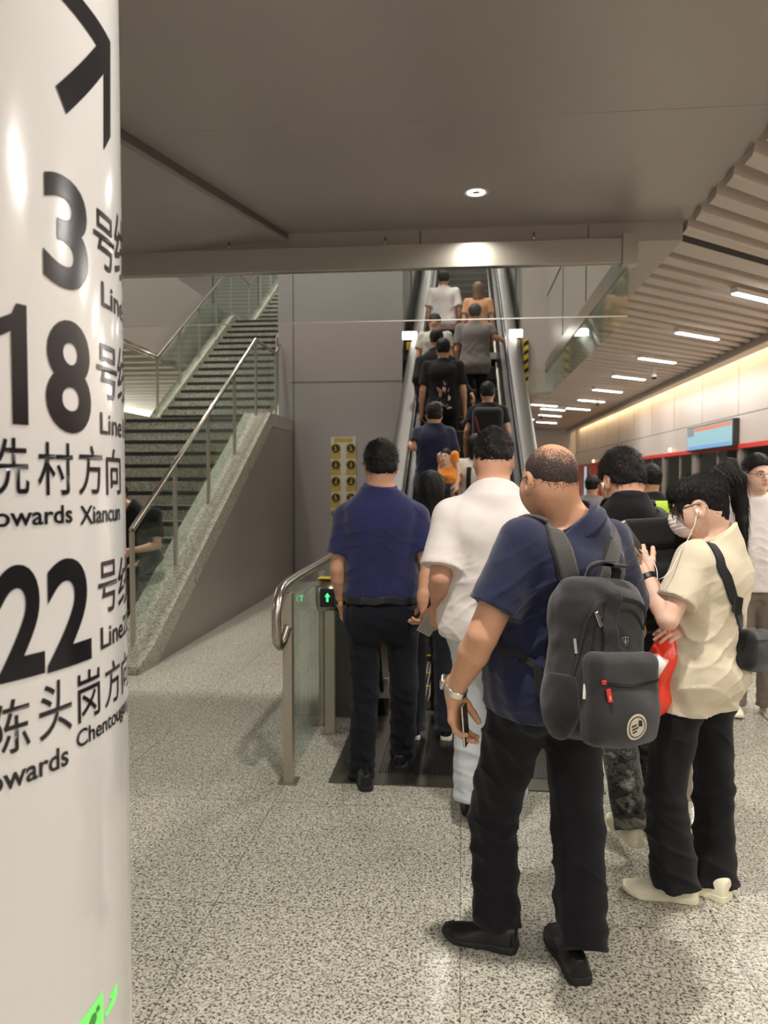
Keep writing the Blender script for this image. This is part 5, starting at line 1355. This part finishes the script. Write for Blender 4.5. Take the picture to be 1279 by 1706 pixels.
W3 = lambda p: BF.w(p)
strip('pocket_zip', [W3((-.115, -.16, -.052)), W3((0, -.17, -.056)), W3((.122, -.15, -.050))], fp, M['black'], fpo, borg, w=0.010, th=0.004, off=0.0)
strip('main_zip', [W3((-.14, -.02, -.20)), W3((-.145, -.04, -.10)), W3((-.13, -.06, .03)), W3((-.115, -.07, .12)), W3((-.085, -.09, .165)), W3((0, -.09, .175)), W3((.09, -.08, .16)), W3((.125, -.06, .10)), W3((.14, -.03, -.05))], bs, M['black'], T, borg, w=0.011, th=0.004, off=0.0, n=70)
strip('upper_zip', [W3((-.11, -.12, .03)), W3((-.10, -.12, .10)), W3((-.06, -.13, .130)), W3((0, -.13, .135)), W3((.07, -.13, .128)), W3((.11, -.12, .09))], bs, M['black'], T, borg, w=0.008, th=0.003, off=0.0)
strip('centre_panel', [W3((-.035, -.12, .185)), W3((-.04, -.13, .09)), W3((-.035, -.13, .02))], bs, M['packd'], T, borg, w=0.055, th=0.004, off=0.001)
strip('carry_handle', [W3((-.055, .0, .23)), W3((-.05, -.01, .262)), W3((-.02, -.02, .275)), W3((.03, -.02, .275)), W3((.055, -.01, .262)), W3((.06, 0, .23))], None, M['packblk'], T, borg, w=0.028, th=0.010, smooth_it=1)
strip('handle_cover', [W3((-.02, -.045, .268)), W3((.035, -.045, .268))], None, M['packblk'], T, borg, w=0.06, th=0.010, n=6, smooth_it=0)
def pull(c, d_, L, m, name='zip_pull', w=0.006):
    c = W3(c); d_ = BF.d(d_); Fx = axes(BF.d((1, 0, 0)), d_)
    g_, _ = bs.grad(np.array([c])); return child_box(name, c, Fx, (w, L/2, 0.0022), m, T, borg, 0.0015)
def on(p, sh_, off): return sh_.proj(np.array([W3(p)]), off)[0].astype(float)
def pull2(p, sh_, L, m, ang=0.0, w=0.006):
    c = on(p, sh_, 0.006); g, _ = sh_.grad(np.array([c])); g = g[0].astype(float); dn = np.array([math.sin(ang), 0, -math.cos(ang)]); x = np.cross(g, dn); Fx = axes(x, dn-g*np.dot(g, dn))
    return child_box('zip_pull', c, Fx, (w, L/2, 0.002), m, T, borg, 0.0015)
pull2((-.088, -.12, .118), bs, .045, M['silver'], 0.45); pull2((-.135, -.05, .035), bs, .042, M['silver'], .15, .0045); pull2((-.125, -.08, -.085), bs, .042, M['silver'], -.1, .005)
pull2((-.088, -.16, -.085), fp, .036, M['redtag'], 0.05, .0075)['label'] = 'red zip pull'
pull2((-.088, -.165, -.085), fp, .026, M['badge'], 0.05, .003)
pull2((-.112, -.16, -.052), fp, .012, M['redtag'], 0, .007)
def decal(name, p, sh_, pts_list, m, off, rot=0.0):
    c = on(p, sh_, 0.0); g, _ = sh_.grad(np.array([c]), 0.02); g = g[0].astype(float); x = nrm(np.cross((0, 0, 1), g)); z = np.cross(g, x)
    if rot: x, z = x*math.cos(rot)+z*math.sin(rot), z*math.cos(rot)-x*math.sin(rot)
    mb = MB()
    for poly in pts_list:
        vs = sh_.proj(np.array([c+x*a+z*b for a, b in poly]), off).astype(float)-borg
        mb.add([tuple(v) for v in vs], [tuple(range(len(vs)))])
    return mb.build(name, m, T)
def ringp(r0, r1, n=36, sx=1.0): return [[(r0*math.cos(2*PI*i/n)*sx, r0*math.sin(2*PI*i/n)), (r1*math.cos(2*PI*i/n)*sx, r1*math.sin(2*PI*i/n)), (r1*math.cos(2*PI*(i+1)/n)*sx, r1*math.sin(2*PI*(i+1)/n)), (r0*math.cos(2*PI*(i+1)/n)*sx, r0*math.sin(2*PI*(i+1)/n))] for i in range(n)]
bd = (0.008, -.17, -.178)
decal('badge', bd, fp, ringp(.0305, .037)+ringp(.0, .027), M['badge'], 0.0015, .25)
decal('badge_lettering', bd, fp, [[(-.019, y_), (-.019+w_, y_), (-.019+w_, y_+.005), (-.019, y_+.005)] for y_, w_ in ((.006, .018), (-.003, .022), (-.012, .016))]+[[(.004, .002), (.018, -.004), (.021, .012), (.010, .018)]], M['packd'], 0.0024, .25)
decal('badge_ring', bd, fp, ringp(.027, .0305), M['packd'], 0.0018, .25)
em = (0.022, -.12, .052)
decal('emblem', em, bs, [[(-.011, .010), (-.012, -.003), (-.007, -.012), (0, -.016), (.007, -.012), (.012, -.003), (.011, .010), (0, .013)]], M['silver'], 0.0012)
decal('emblem_field', em, bs, [[(-.009, .008), (-.0098, -.003), (-.0055, -.0105), (0, -.0138), (.0055, -.0105), (.0098, -.003), (.009, .008), (0, .0107)]], M['packd'], 0.0018)
decal('emblem_cross', em, bs, [[(-.002, -.0085), (.002, -.0085), (.002, .0075), (-.002, .0075)], [(-.007, -.003), (.007, -.003), (.007, .001), (-.007, .001)]], M['silver'], 0.0024)
# shoulder straps over the shirt
S1 = G1['shirt']; sl_, sr_, nb_ = np.array(J1['shoL']), np.array(J1['shoR']), np.array(J1['neck']); F1 = J1['F']; fw = F1.d((0, 1, 0)); rt = F1.d((1, 0, 0))
for nm, sx, s0 in (('shoulder_strap', -1, sl_), ('shoulder_strap', 1, sr_)):
    mid = s0*0.62+nb_*0.38
    pts = [W3((sx*.060, .05, .21)), mid*.6+W3((sx*.07, .03, .20))*.4+np.array([0, 0, .02])-fw*.03, mid+np.array([0, 0, .075]), mid+fw*.09+np.array([0, 0, .02])+rt*sx*.01, mid+fw*.14+rt*sx*.03-np.array([0, 0, .14]), s0*.5+nb_*.5+fw*.13+rt*sx*.07-np.array([0, 0, .26])]
    strip(nm, pts, S1, M['packl'], T, borg, w=0.056, th=0.013, off=0.003, n=60)
    strip('strap_edging', pts, S1, M['packd'], T, borg, w=0.068, th=0.007, off=0.001, n=60)
    strip('lower_webbing', [pts[-1]+rt*sx*0, pts[-1]-np.array([0, 0, .08])+rt*sx*.05-fw*.08, W3((sx*.15, .04, -.06)), W3((sx*.145, .045, -.14))], S1, M['packd'], T, borg, w=0.024, th=0.004, off=0.006, n=40, smooth_it=9)
c = S1.proj(np.array([sl_*.62+nb_*.38+np.array([0, 0, .06])]), 0.02)[0].astype(float); child_box('strap_buckle', c, axes(rt, fw), (.022, .013, .004), M['packblk'], T, borg, .002)

# black backpack of the young man
BC5 = px(1088, 945, 3.10); B5 = Frame(math.radians(6), math.radians(-8), math.radians(-3), o=BC5)
T = thing('backpack', 'plain black backpack on the back of the young man in camouflage trousers', 'backpack', tuple(BC5)); o5 = np.array(BC5)
b5 = Shape(); b5.rbox(B5.w((0, 0, -.04)), (.145, .075, .215), .05, 0, 'u', B5.F); b5.rbox(B5.w((0, -.07, -.10)), (.11, .035, .11), .03, .02, 'u', B5.F); b5.post.append(lambda P, d: d+.004*noise3(P, 30, 3)); V, F = nets(b5, .007); np_mesh('pack_body', V, F, M['packblk'], T, True, o5)
fl = Shape(); fl.rbox(B5.w((0, -.03, .13)), (.135, .062, .06), .03, 0, 'u', B5.F); V, F = nets(fl, .007); np_mesh('flap', V, F, M['packd'], T, True, o5)
S5 = G5['shirt']; F5 = J5['F']; fw5 = F5.d((0, 1, 0)); rt5 = F5.d((1, 0, 0))
for sx, k_ in ((-1, 'shoL'), (1, 'shoR')):
    mid = np.array(J5[k_])*.6+np.array(J5['neck'])*.4
    pts = [B5.w((sx*.05, .05, .16)), mid*.5+B5.w((sx*.06, .03, .16))*.5, mid+np.array([0, 0, .07]), mid+fw5*.09, mid+fw5*.13-np.array([0, 0, .15])]
    strip('shoulder_strap', pts, S5, M['packblk'], T, o5, w=0.058, th=0.012, off=0.002, n=50)
# neck chain and earphone of the young man
HF5 = G5['HF']; nb5 = np.array(J5['neck']); a5 = nrm(HF5.w((0, -.028, -.055))-nb5)
pts = [nb5+a5*0.055+(rt5*math.cos(t_)+fw5*math.sin(t_))*.06 for t_ in np.linspace(0, 2*PI, 50)]
strip('neck_chain', pts, G5['skin'], M['gold'], r5, G5['org'], w=0.003, th=0.002, off=0.0, n=60, smooth_it=0)
def bud(G, root, sx, m=None):
    c = G['HF'].w(np.array((sx*.092, .004, -.004))*G['s'])-G['org']; d = G['HF'].w(np.array((sx*.092, .010, -.030))*G['s'])-G['org']
    MB().tube([tuple(c), tuple(d)], [0.006, 0.0028], 8).build('earphone', M['white'], root)
bud(G5, r5, -1)

# ================================================================== DETAILS OF THE WOMAN IN BEIGE
HF4 = G4['HF']; s4 = G4['s']; og4 = G4['org']; w4 = lambda p: HF4.w(np.array(p)*s4)
hs_ = Shape(); e_ = lambda c, r, k=.03: hs_.ell(w4(c), np.array(r)*s4, k*s4, 'u', HF4.F)
e_((0, -.014, .042), (.086, .106, .088)); e_((0, -.050, -.005), (.068, .056, .060), .03); e_((0, -.058, -.050), (.050, .040, .050), .03)
hs_.ell(w4((0, .045, .070)), np.array((.062, .058, .048))*s4, .02, 'u', HF4.F)
for sx in (-1, 1): hs_.rc(w4((sx*.055, .060, .070)), w4((sx*.066, .066, -.020)), .016*s4, .005*s4, .02)
hs_.rc(w4((0, -.085, .085)), w4((0, -.105, .105)), .035*s4, .030*s4, .03)
F4_ = HF4.F.astype(np.float32); O4_ = HF4.o.astype(np.float32)
def h4(P, d):
    q = (P-O4_)@F4_/s4; zl = np.interp(q[:, 1], [-.12, -.09, -.04, 0, .03, .05, .07, .10, .13], [-.092, -.078, -.030, .022, .018, -.030, .015, .030, .032])
    zl = zl+.004*noise3(q, 130, 2); d = d+.0025*noise3(q*np.array([1, .5, 1], np.float32), 160, 1)
    d = np.maximum(d, (zl-q[:, 2])*s4*.7); ear = .030-np.sqrt((q[:, 1]+.006)**2+(q[:, 2]+.002)**2*.8); return np.maximum(d, np.where((np.abs(q[:, 0]) > .05), ear, -1)*s4)
hs_.post.append(h4); V, F = nets(hs_, .0042); np_mesh('hair', V, F, HAIR, r4, True, og4)
V2 = V[((V-HF4.o)@HF4.F/s4)[:, 2] > -.03]; idx = np.random.choice(len(V2), 3200); R_ = V2[idx]; g, _ = hs_.grad(R_, .01); tie = w4((0, -.115, .105)); D = tie-R_
ribbons(R_-g*.0015, g, D, .045, .0018, HAIR, r4, og4, lift=.06, jit=.15)
# fringe strands falling on the forehead
fr = np.array([w4((x_, .104-abs(x_)*.35, .055)) for x_ in np.random.uniform(-.055, .055, 420)]); ribbons(fr, np.tile(HF4.d((0, 1, 0)), (420, 1)), np.tile(HF4.d((0, 0.1, -1)), (420, 1)), .050*s4, .002, HAIR, r4, og4, lift=.12, jit=.2)
fr = np.array([w4((-.074, .050+y_, .030)) for y_ in np.random.uniform(.0, .03, 50)]); ribbons(fr, np.tile(HF4.d((-1, .2, 0)), (50, 1)), np.tile(HF4.d((0, .15, -1)), (50, 1)), .055*s4, .002, HAIR, r4, og4, lift=.10, jit=.2)
# ponytail
pt = Shape(); pc_ = [w4((0, -.10, .108)), px(1213, 776, 2.95), px(1226, 798, 2.97), px(1232, 835, 2.97), px(1236, 870, 2.95), px(1243, 900, 2.94)]
rr_ = [.022, .030, .034, .030, .020, .007]
for a, b, ra, rb in zip(pc_[:-1], pc_[1:], rr_[:-1], rr_[1:]): pt.rc(a, b, ra, rb, .012)
pt.post.append(lambda P, d: d+.003*noise3(P*np.array([1, 1, .15], np.float32), 190, 3)); V, F = nets(pt, .0045); np_mesh('ponytail', V, F, HAIR, r4, True, og4)
idx = np.random.choice(len(V), 1600); g, _ = pt.grad(V[idx], .01); ribbons(V[idx]-g*.001, g, np.tile([.12, -.02, -1], (1600, 1)), .075, .002, HAIR, r4, og4, name='ponytail_strands', lift=.06, jit=.12)
MB().tube([tuple(w4((0, -.112, .108))+(HF4.d((1, 0, 0))*math.cos(t_)+HF4.d((0, .5, .85))*math.sin(t_))*.026-og4) for t_ in np.linspace(0, 2*PI, 20)[:-1]], .006, 8, closed=True).build('hair_tie', M['black'], r4)
# face mask
mk = Shape(); mk.ell(w4((0, .052, -.052)), np.array((.062, .066, .056))*s4, 0, 'u', HF4.F); mk.ell(w4((0, .088, -.022)), np.array((.030, .030, .030))*s4, .03*s4, 'u', HF4.F)
def mkp(P, d):
    q = (P-O4_)@F4_/s4; d = d+.0012*np.sin(q[:, 2]*420); return np.maximum(np.maximum(d, (.028+np.abs(q[:, 2]+.05)*.15-q[:, 1])*s4), np.maximum(q[:, 2]-(.004-.35*np.abs(q[:, 0])), -.108-q[:, 2])*s4)
mk.post.append(mkp); V, F = nets(mk, .003); mo = np_mesh('face_mask', V, F, mat('white_mask_fabric', rgb(236, 224, 220), .8), r4, True, og4)
for sx in (-1, 1):
    for p in ([(sx*.058, .040, -.012), (sx*.074, .012, .010), (sx*.086, -.012, .022), (sx*.088, -.026, .008)], [(sx*.054, .032, -.085), (sx*.072, .010, -.040), (sx*.084, -.010, -.036)]):
        MB().tube([tuple(w4(q)-og4) for q in p], .0014, 6).build('ear_loop', M['white'], mo)
glasses(G4, r4, M['black'], s4); face(G4, r4, True, False)
bud(G4, r4, -1)
eb = w4((-.093, .008, -.02)); ph = px(1048, 893, 2.88)
hb4 = px(1085, 938, 2.82)
T = thing('earphone_cable', 'thin white earphone cable hanging from the ear of the woman in beige to her phone', 'cable', tuple(eb))
MB().tube([tuple(np.array(p)-eb) for p in (eb, eb*.6+px(1150, 905, 2.83)*.4, px(1146, 898, 2.80), px(1133, 918, 2.76), px(1118, 950, 2.72), px(1105, 962, 2.70), px(1095, 966, 2.72), px(1094, 950, 2.75), px(1090, 938, 2.78), px(1083, 934, 2.81), px(1065, 915, 2.86))], .0014, 6).build('cable', M['white'], T)
c_ = px(1052, 897, 2.88); T = thing('mobile_phone', 'gold phone held up by the woman in the beige T-shirt', 'phone', tuple(c_)); Fp = axes((.45, .85, .15), (-.55, .25, .95))
child_box('body', c_, Fp, (.035, .068, .0045), M['gold'], T, c_, .003); child_box('screen', np.array(c_)+Fp@np.array([0, 0, .005]), Fp, (.032, .064, .0006), M['black'], T, c_, 0)
o, Q, g, s_ = band_at('watch_strap', G4, J4, 'L', .022, .022, .004, M['black'], r4); i_ = int(np.argmin(Q[:, 0])); child_box('watch_case', Q[i_]+g[i_]*.004, axes(s_[i_], np.cross(g[i_], s_[i_])), (.017, .017, .005), M['black'], r4, og4, .004)
# crossbody bag
S4 = G4['shirt']; BC4 = px(1256, 1079, 2.90); C4 = Frame(math.radians(50), 0, math.radians(8), o=BC4)
T = thing('crossbody_bag', 'small black crossbody bag on a wide strap over the beige T-shirt', 'bag', tuple(BC4)); o4 = np.array(BC4)
cb = Shape(); cb.rbox(C4.w((0, 0, -.005)), (.125, .042, .072), .035, 0, 'u', C4.F); cb.ell(C4.w((0, -.02, -.02)), (.11, .04, .06), .03, 'u', C4.F); cb.post.append(lambda P, d: d+.003*noise3(P, 45, 3)); V, F = nets(cb, .005); np_mesh('bag_body', V, F, M['packblk'], T, True, o4)
strip('bag_zip', [C4.w((-.11, -.05, .035)), C4.w((0, -.06, .04)), C4.w((.11, -.05, .035))], cb, M['silver'], T, o4, w=.004, th=.002, off=0.0)
pts = [px(1160, 905, 3.05), px(1163, 893, 2.93), px(1180, 912, 2.78), px(1200, 950, 2.76), px(1213, 985, 2.77), px(1228, 1025, 2.80), px(1240, 1048, 2.83)]
strip('bag_strap', pts, S4, M['packblk'], T, o4, w=.036, th=.005, off=.002, n=60)
c = S4.proj(np.array([px(1222, 1005, 2.78)]), .008)[0].astype(float); child_box('strap_buckle', c, axes((.8, .5, -.3), (.2, 0, -1)), (.022, .030, .005), M['black'], T, o4, .003)
# red plastic bag
c_ = px(1100, 1110, 2.80); T = thing('plastic_bag', 'bright red plastic carrier bag hanging from the arm of the woman in beige', 'bag', tuple(c_)); o7 = np.array(c_)
pb = Shape(); pb.rc(px(1118, 1035, 2.84), px(1105, 1100, 2.82), .030, .045, .03); pb.rc(px(1105, 1100, 2.82), px(1092, 1165, 2.82), .048, .042, .04); pb.ell(px(1088, 1160, 2.82), (.065, .05, .065), .04)
pb.rc(px(1125, 1040, 2.84), px(1132, 1012, 2.84), .014, .006, .02)
pb.post.append(lambda P, d: d+.006*noise3(P*np.array([1, 1, .35], np.float32), 60, 5)+.0035*noise3(P*np.array([1, 1, .5], np.float32), 120, 2)); V, F = nets(pb, .005)
redp = mat('red_plastic_film', rgb(232, 62, 38), .32, var=.12, vscale=10, spec=.6, sss=.1); np_mesh('bag_body', V, F, redp, T, True, o7)
MB().tube([tuple(px(x_, y_, 2.84)-o7) for x_, y_ in ((1128, 1025), (1118, 1040), (1115, 1055), (1122, 1065), (1138, 1062), (1146, 1048))], .0035, 8).build('drawstring', mat('pink_cord', rgb(230, 150, 140), .6), T)
cc_ = px(1095, 1108, 2.77); o = MB().lathe([(.001, -.05), (.020, -.05), (.028, .03), (.001, .03)], 20, (0, 0, 0)).build('paper_cup', M['white']); o.location = tuple(cc_); o.rotation_euler = (.3, .3, 0); tag(o, 'white paper cup peeking out beside the red plastic bag', 'cup')
cc_ = px(1070, 1197, 2.80); o = MB().box(-.028, .028, -.03, .03, -.032, .02).build('umbrella_pouch', M['packblk'], bevel=.01); o.location = tuple(cc_); o.rotation_euler = (.2, .5, .3); tag(o, 'small black pouch below the red plastic bag', 'pouch')
# ================================================================== PEOPLE ON THE ESCALATOR
def stepz(Y):
    k = math.floor((Y-5.36)/0.40); y0 = 5.36+0.40*k
    return ez(y0+0.2) if y0 > 5.8 else (0.0 if y0 >= 5.36 else 0.006)
def escp(label, pxx, Y, H=1.70, yaw=0.0, pyhead=None, **kw):
    z = stepz(Y); p = atZ(pxx, 700, z) if False else None
    # x from the head column at that depth
    hz = z+H*0.93; d = ray(pxx, 600); x = atY(pxx, 853-0.0, Y).x
    zc = hz; 
    for _ in range(3):
        pr = atY(pxx, 800-(hz-1.56)*FPX/Y, Y); x = pr.x
    return person(label, (x, Y, z), math.radians(yaw), H, group='people riding the escalator', **kw)
HL = dict(hands=None)
k_ = dict(res=0.0100, strands=500)
rE, JE, GE = escp('woman with long black hair and dark jeans at the foot of the escalator', 717, 4.62, 1.60, 2, kind='f', skn='light', top='black', hem=.80, sleeve=.7, bottom='jeans', legr=1.05, flare=1.25, hairstyle='none', shoes=('black', 'solew'), res=.007, hpitch=math.radians(-6))
def long_hair(G, root, L=0.34, w=.085, m=None, h=.006, n=1400):
    HF = G['HF']; s = G['s']; w_ = lambda p: HF.w(np.array(p)*s); sh = Shape()
    sh.ell(w_((0, -.014, .040)), np.array((.090, .110, .092))*s, 0, 'u', HF.F); b0 = w_((0, -.055, -.01)); e = b0+np.array([0, 0, -L*.85*s])-HF.d((0, .055, 0))
    sh.ell((b0+e)/2, (w*s, .045*s, L*.62*s), .05); sh.ell(b0, (w*s*.95, .062*s, .10*s), .04)
    F_ = HF.F.astype(np.float32); o_ = HF.o.astype(np.float32)
    def po(P, d):
        q = (P-o_)@F_/s; d = d+.003*noise3(P*np.array([1, 1, .2], np.float32), 150, 3); return np.maximum(d, np.where(q[:, 1] > .03, (.055-q[:, 2])*s, -1))
    sh.post.append(po); V, F = nets(sh, h); np_mesh('hair', V, F, m or HAIR, root, True, G['org'])
    idx = np.random.choice(len(V), n); g, _ = sh.grad(V[idx], .01); ribbons(V[idx]-g*.001, g, np.tile([0, 0, -1.0], (n, 1))+HF.d((0, -.15, 0)), .09, .0025, m or HAIR, root, G['org'], lift=.06, jit=.15)
long_hair(GE, rE, .36)
# suitcase with a red top beside her
c_ = atY(746, 1018, 5.02); T = thing('suitcase', 'small black suitcase with a coral red top standing between the men at the escalator foot', 'suitcase', (c_.x, 5.02, 0.012))
MB().box(-.11, .11, -.07, .07, 0.04, .68).build('shell', M['black'], T, bevel=.02); MB().box(-.095, .095, -.065, .065, .682, .70).build('lid', mat('coral_red_fabric', rgb(214, 110, 96), .7), T, bevel=.006)
for sx in (-.07, .07): MB().tube([(sx-.01, 0, .025), (sx+.01, 0, .025)], .025, 12).build('wheel', M['rubber'], T)
def ph_(x, y, Y): return px(x, y, Y)
Y = 7.94; z = stepz(Y)
escp('man in dark navy polo holding the left escalator handrail', 722, Y, 1.70, 4, top='navy2', bottom='black', collar=True, over=dict(elL=px(692, 745, Y-.05), wrL=px(683, 742, Y+.22), shoL=px(697, 722, Y), shoR=px(748, 722, Y), neck=px(723, 708, Y), head=px(723, 692, Y+.02)), **k_)
Y = 7.55
rW, JW, GW = escp('woman in white top with black hair carrying a small child on the escalator', 793, Y, 1.62, 6, kind='f', skn='light', top='ecru', bottom='grey', hairstyle='none', over=dict(elL=px(762, 800, Y-.05), wrL=px(755, 815, Y+.12)), res=.0085)
long_hair(GW, rW, .16, .088, n=500, h=.008)
T = thing('shoulder_bag', 'grey and black shoulder bag strap on the back of the woman in the white top', 'bag', tuple(px(800, 800, Y-.2))); oo = np.array(px(800, 800, Y-.2))
strip('bag_strap', [px(781, 775, Y-.16), px(779, 800, Y-.16), px(777, 830, Y-.16), px(776, 860, Y-.16)], GW['shirt'], M['packd'], T, oo, w=.045, th=.006, n=20)
sb = Shape(); sb.rbox(px(793, 885, Y-.22), (.12, .05, .10), .03, 0); V, F = nets(sb, .008); np_mesh('bag_body', V, F, M['packd'], T, True, oo)
# the child looking back over her shoulder
Yc = 7.38; cc = atY(746, 815, Yc); cl = np.array(cc)
rC, JC, GC = person('small child in orange top looking back over the shoulder of the woman carrying it', (cc.x, Yc, cc.z-.38), math.radians(150), .86, 'm', 'light', w=.8, top='orange', bottom='ecru', sleeve=.45, armw=.75, hem=.80, hairstyle='none', res=.0075,
    over=dict(head=px(743, 762, Yc), neck=px(746, 779, Yc), s=.62, knL=px(752, 852, Yc), knR=px(742, 852, Yc), anL=px(753, 880, Yc), anR=px(742, 880, Yc)), hyaw=math.radians(6), legs=False)
short_hair(rC, GC['HF'], GC['s'], HAIR, 'short', .012, 400, .03, .006, GC['org'], .01); face(GC, rC)
Y = 8.9
rB, JB, GB = escp('person in black carrying a black backpack with a dark red strap on the escalator', 812, Y, 1.62, 0, top='black', bottom='black', over=dict(head=px(812, 655, Y), neck=px(812, 672, Y), shoL=px(790, 685, Y), shoR=px(836, 685, Y)), **k_)
c_ = px(812, 715, Y-.24); T = thing('backpack', 'black backpack with a thin dark red strap on the escalator rider in black', 'backpack', tuple(c_)); oo = np.array(c_)
sb = Shape(); sb.rbox(c_, (.17, .09, .24), .06, 0); V, F = nets(sb, .009); np_mesh('pack_body', V, F, M['packblk'], T, True, oo)
strip('red_strap', [px(789, 693, Y-.35), px(800, 722, Y-.4), px(806, 745, Y-.4)], sb, mat('dark_red_webbing', rgb(110, 36, 46), .6), T, oo, w=.022, th=.006, n=14)
Y = 9.40
rP, JP, GP = escp('man in black T-shirt with a colourful print on its back riding the escalator', 738, Y, 1.72, 0, top='black', bottom='black', sleeve=.8, armw=1.0, **k_)
# print on the back
SP = GP['shirt']; mb1 = MB(); mb2 = MB()
random.seed(3)
for i in range(26):
    cx_, cy_ = random.uniform(725, 750), random.uniform(635, 690); r_ = random.uniform(1.5, 4.0)
    c = np.array([px(cx_+r_*math.cos(a)*random.uniform(.6, 1.3), cy_+r_*1.2*math.sin(a)*random.uniform(.6, 1.3), Y-.3) for a in np.linspace(0, 2*PI, 9)[:-1]])
    v = SP.proj(c, .006).astype(float)-GP['org']; (mb1 if i % 3 else mb2).add([tuple(q) for q in v], [tuple(range(8))])
mb1.build('back_print', mat('back_print_rust', rgb(150, 104, 92), .8), rP); mb2.build('back_print', mat('back_print_cream', rgb(196, 176, 156), .8), rP)
Y = 10.0
escp('man in black long-sleeved top reaching out to the handrail above the printed T-shirt', 727, Y, 1.72, 0, top='black', bottom='black', sleeve=1.3, over=dict(shoL=px(700, 603, Y), elL=px(695, 632, Y-.1), wrL=px(698, 662, Y-.15), shoR=px(752, 603, Y), elR=px(765, 630, Y-.05), wrR=px(784, 655, Y-.15)), **k_)
Y = 10.85
rQ, JQ, GQ = escp('person in pale patterned shirt on the left of the escalator', 724, Y, 1.64, -4, hpitch=math.radians(-30), top='pale', bottom='dgrey', **k_)
Y = 10.85
escp('man in grey T-shirt with cropped hair holding the right escalator handrail', 791, Y, 1.76, 0, top='grey', bottom='trous', sleeve=.75, hairm=HAIRB, over=dict(elR=px(823, 562, Y-.02), wrR=px(836, 566, Y+.2)), w=1.05, **k_)
Y = 11.9
rO, JO, GO = escp('woman in peach top with light brown hair near the top of the escalator', 796, Y, 1.64, 0, kind='f', top='peach', bottom='dgrey', hairstyle='none', res=.010)
BR = mat('light_brown_hair', rgb(112, 78, 54), .5, bump=.4, bscale=120); long_hair(GO, rO, .26, .085, BR, .010, 500)
Y = 12.35
escp('person in bright white top highest on the left of the escalator', 739, Y, 1.70, 0, top='white', bottom='jeans', sleeve=.8, topw=1.3, **k_)


# ================================================================== PEOPLE FARTHER AWAY
b_ = atY(985, 900, 9.4); person('person in grey T-shirt seen from behind far down the platform', (b_.x, 9.4, 0), math.radians(-20), 1.60, top='grey', bottom='dgrey', over=None, **k_)
b_ = atY(1083, 900, 6.9)
rH, JH, GH = person('platform attendant with a yellow-green safety vest behind the young man in black', (b_.x, 6.9, 0), math.radians(20), 1.68, top='black', bottom='black', sleeve=.8, **k_)
vs = Shape(); torso(vs, JH, 'm', .045, t0=.05, t1=.90, k=0); cut_ = A3(JH['neck'])
vs.post.append(lambda P, d: np.maximum(d, .085-np.sqrt(((P-cut_)**2).sum(1)))); V, F = nets(vs, .009); np_mesh('safety_vest', V, F, mat('hi_vis_yellow', rgb(176, 214, 46), .6), rH, True, GH['org'])
b_ = atY(1214, 900, 7.3); person('person in dark jacket standing behind the woman with the ponytail', (b_.x, 7.3, 0), math.radians(-35), 1.67, top='dgrey', bottom='black', sleeve=1.3, w=1.05, **k_)
# passenger sitting on the stairs behind the column
zz_ = 0.64; Ys = 7.22; xs_ = -3.13
Fs = Frame(math.radians(178), o=(xs_, Ys, zz_)); sj = lambda x_, y_, z_: Fs.w((x_, y_, z_))
person('person in black T-shirt sitting on the stairs, half hidden behind the column', (xs_, Ys, zz_), math.radians(178), 1.70, w=1.05, top='black', bottom='dgrey', hem=.90, sleeve=.75, res=.009, strands=400, wr=1.2,
    over=dict(pelvis=sj(0, .0, .13), neck=sj(.07, .10, .66), head=sj(.16, .15, .78), shoL=sj(-.2, .10, .59), shoR=sj(.2, .10, .59), elL=sj(-.25, .16, .30), elR=sj(.25, .16, .30), wrL=sj(-.08, .36, .26), wrR=sj(.06, .36, .26),
              hipL=sj(-.09, .02, .11), hipR=sj(.09, .02, .11), knL=sj(-.12, .42, .10), knR=sj(.12, .42, .10), anL=sj(-.13, .50, -.23), anR=sj(.13, .50, -.23)), foot={'L': (sj(-.13, .46, -.32), sj(-.15, .72, -.32)), 'R': (sj(.13, .46, -.32), sj(.15, .72, -.32))})
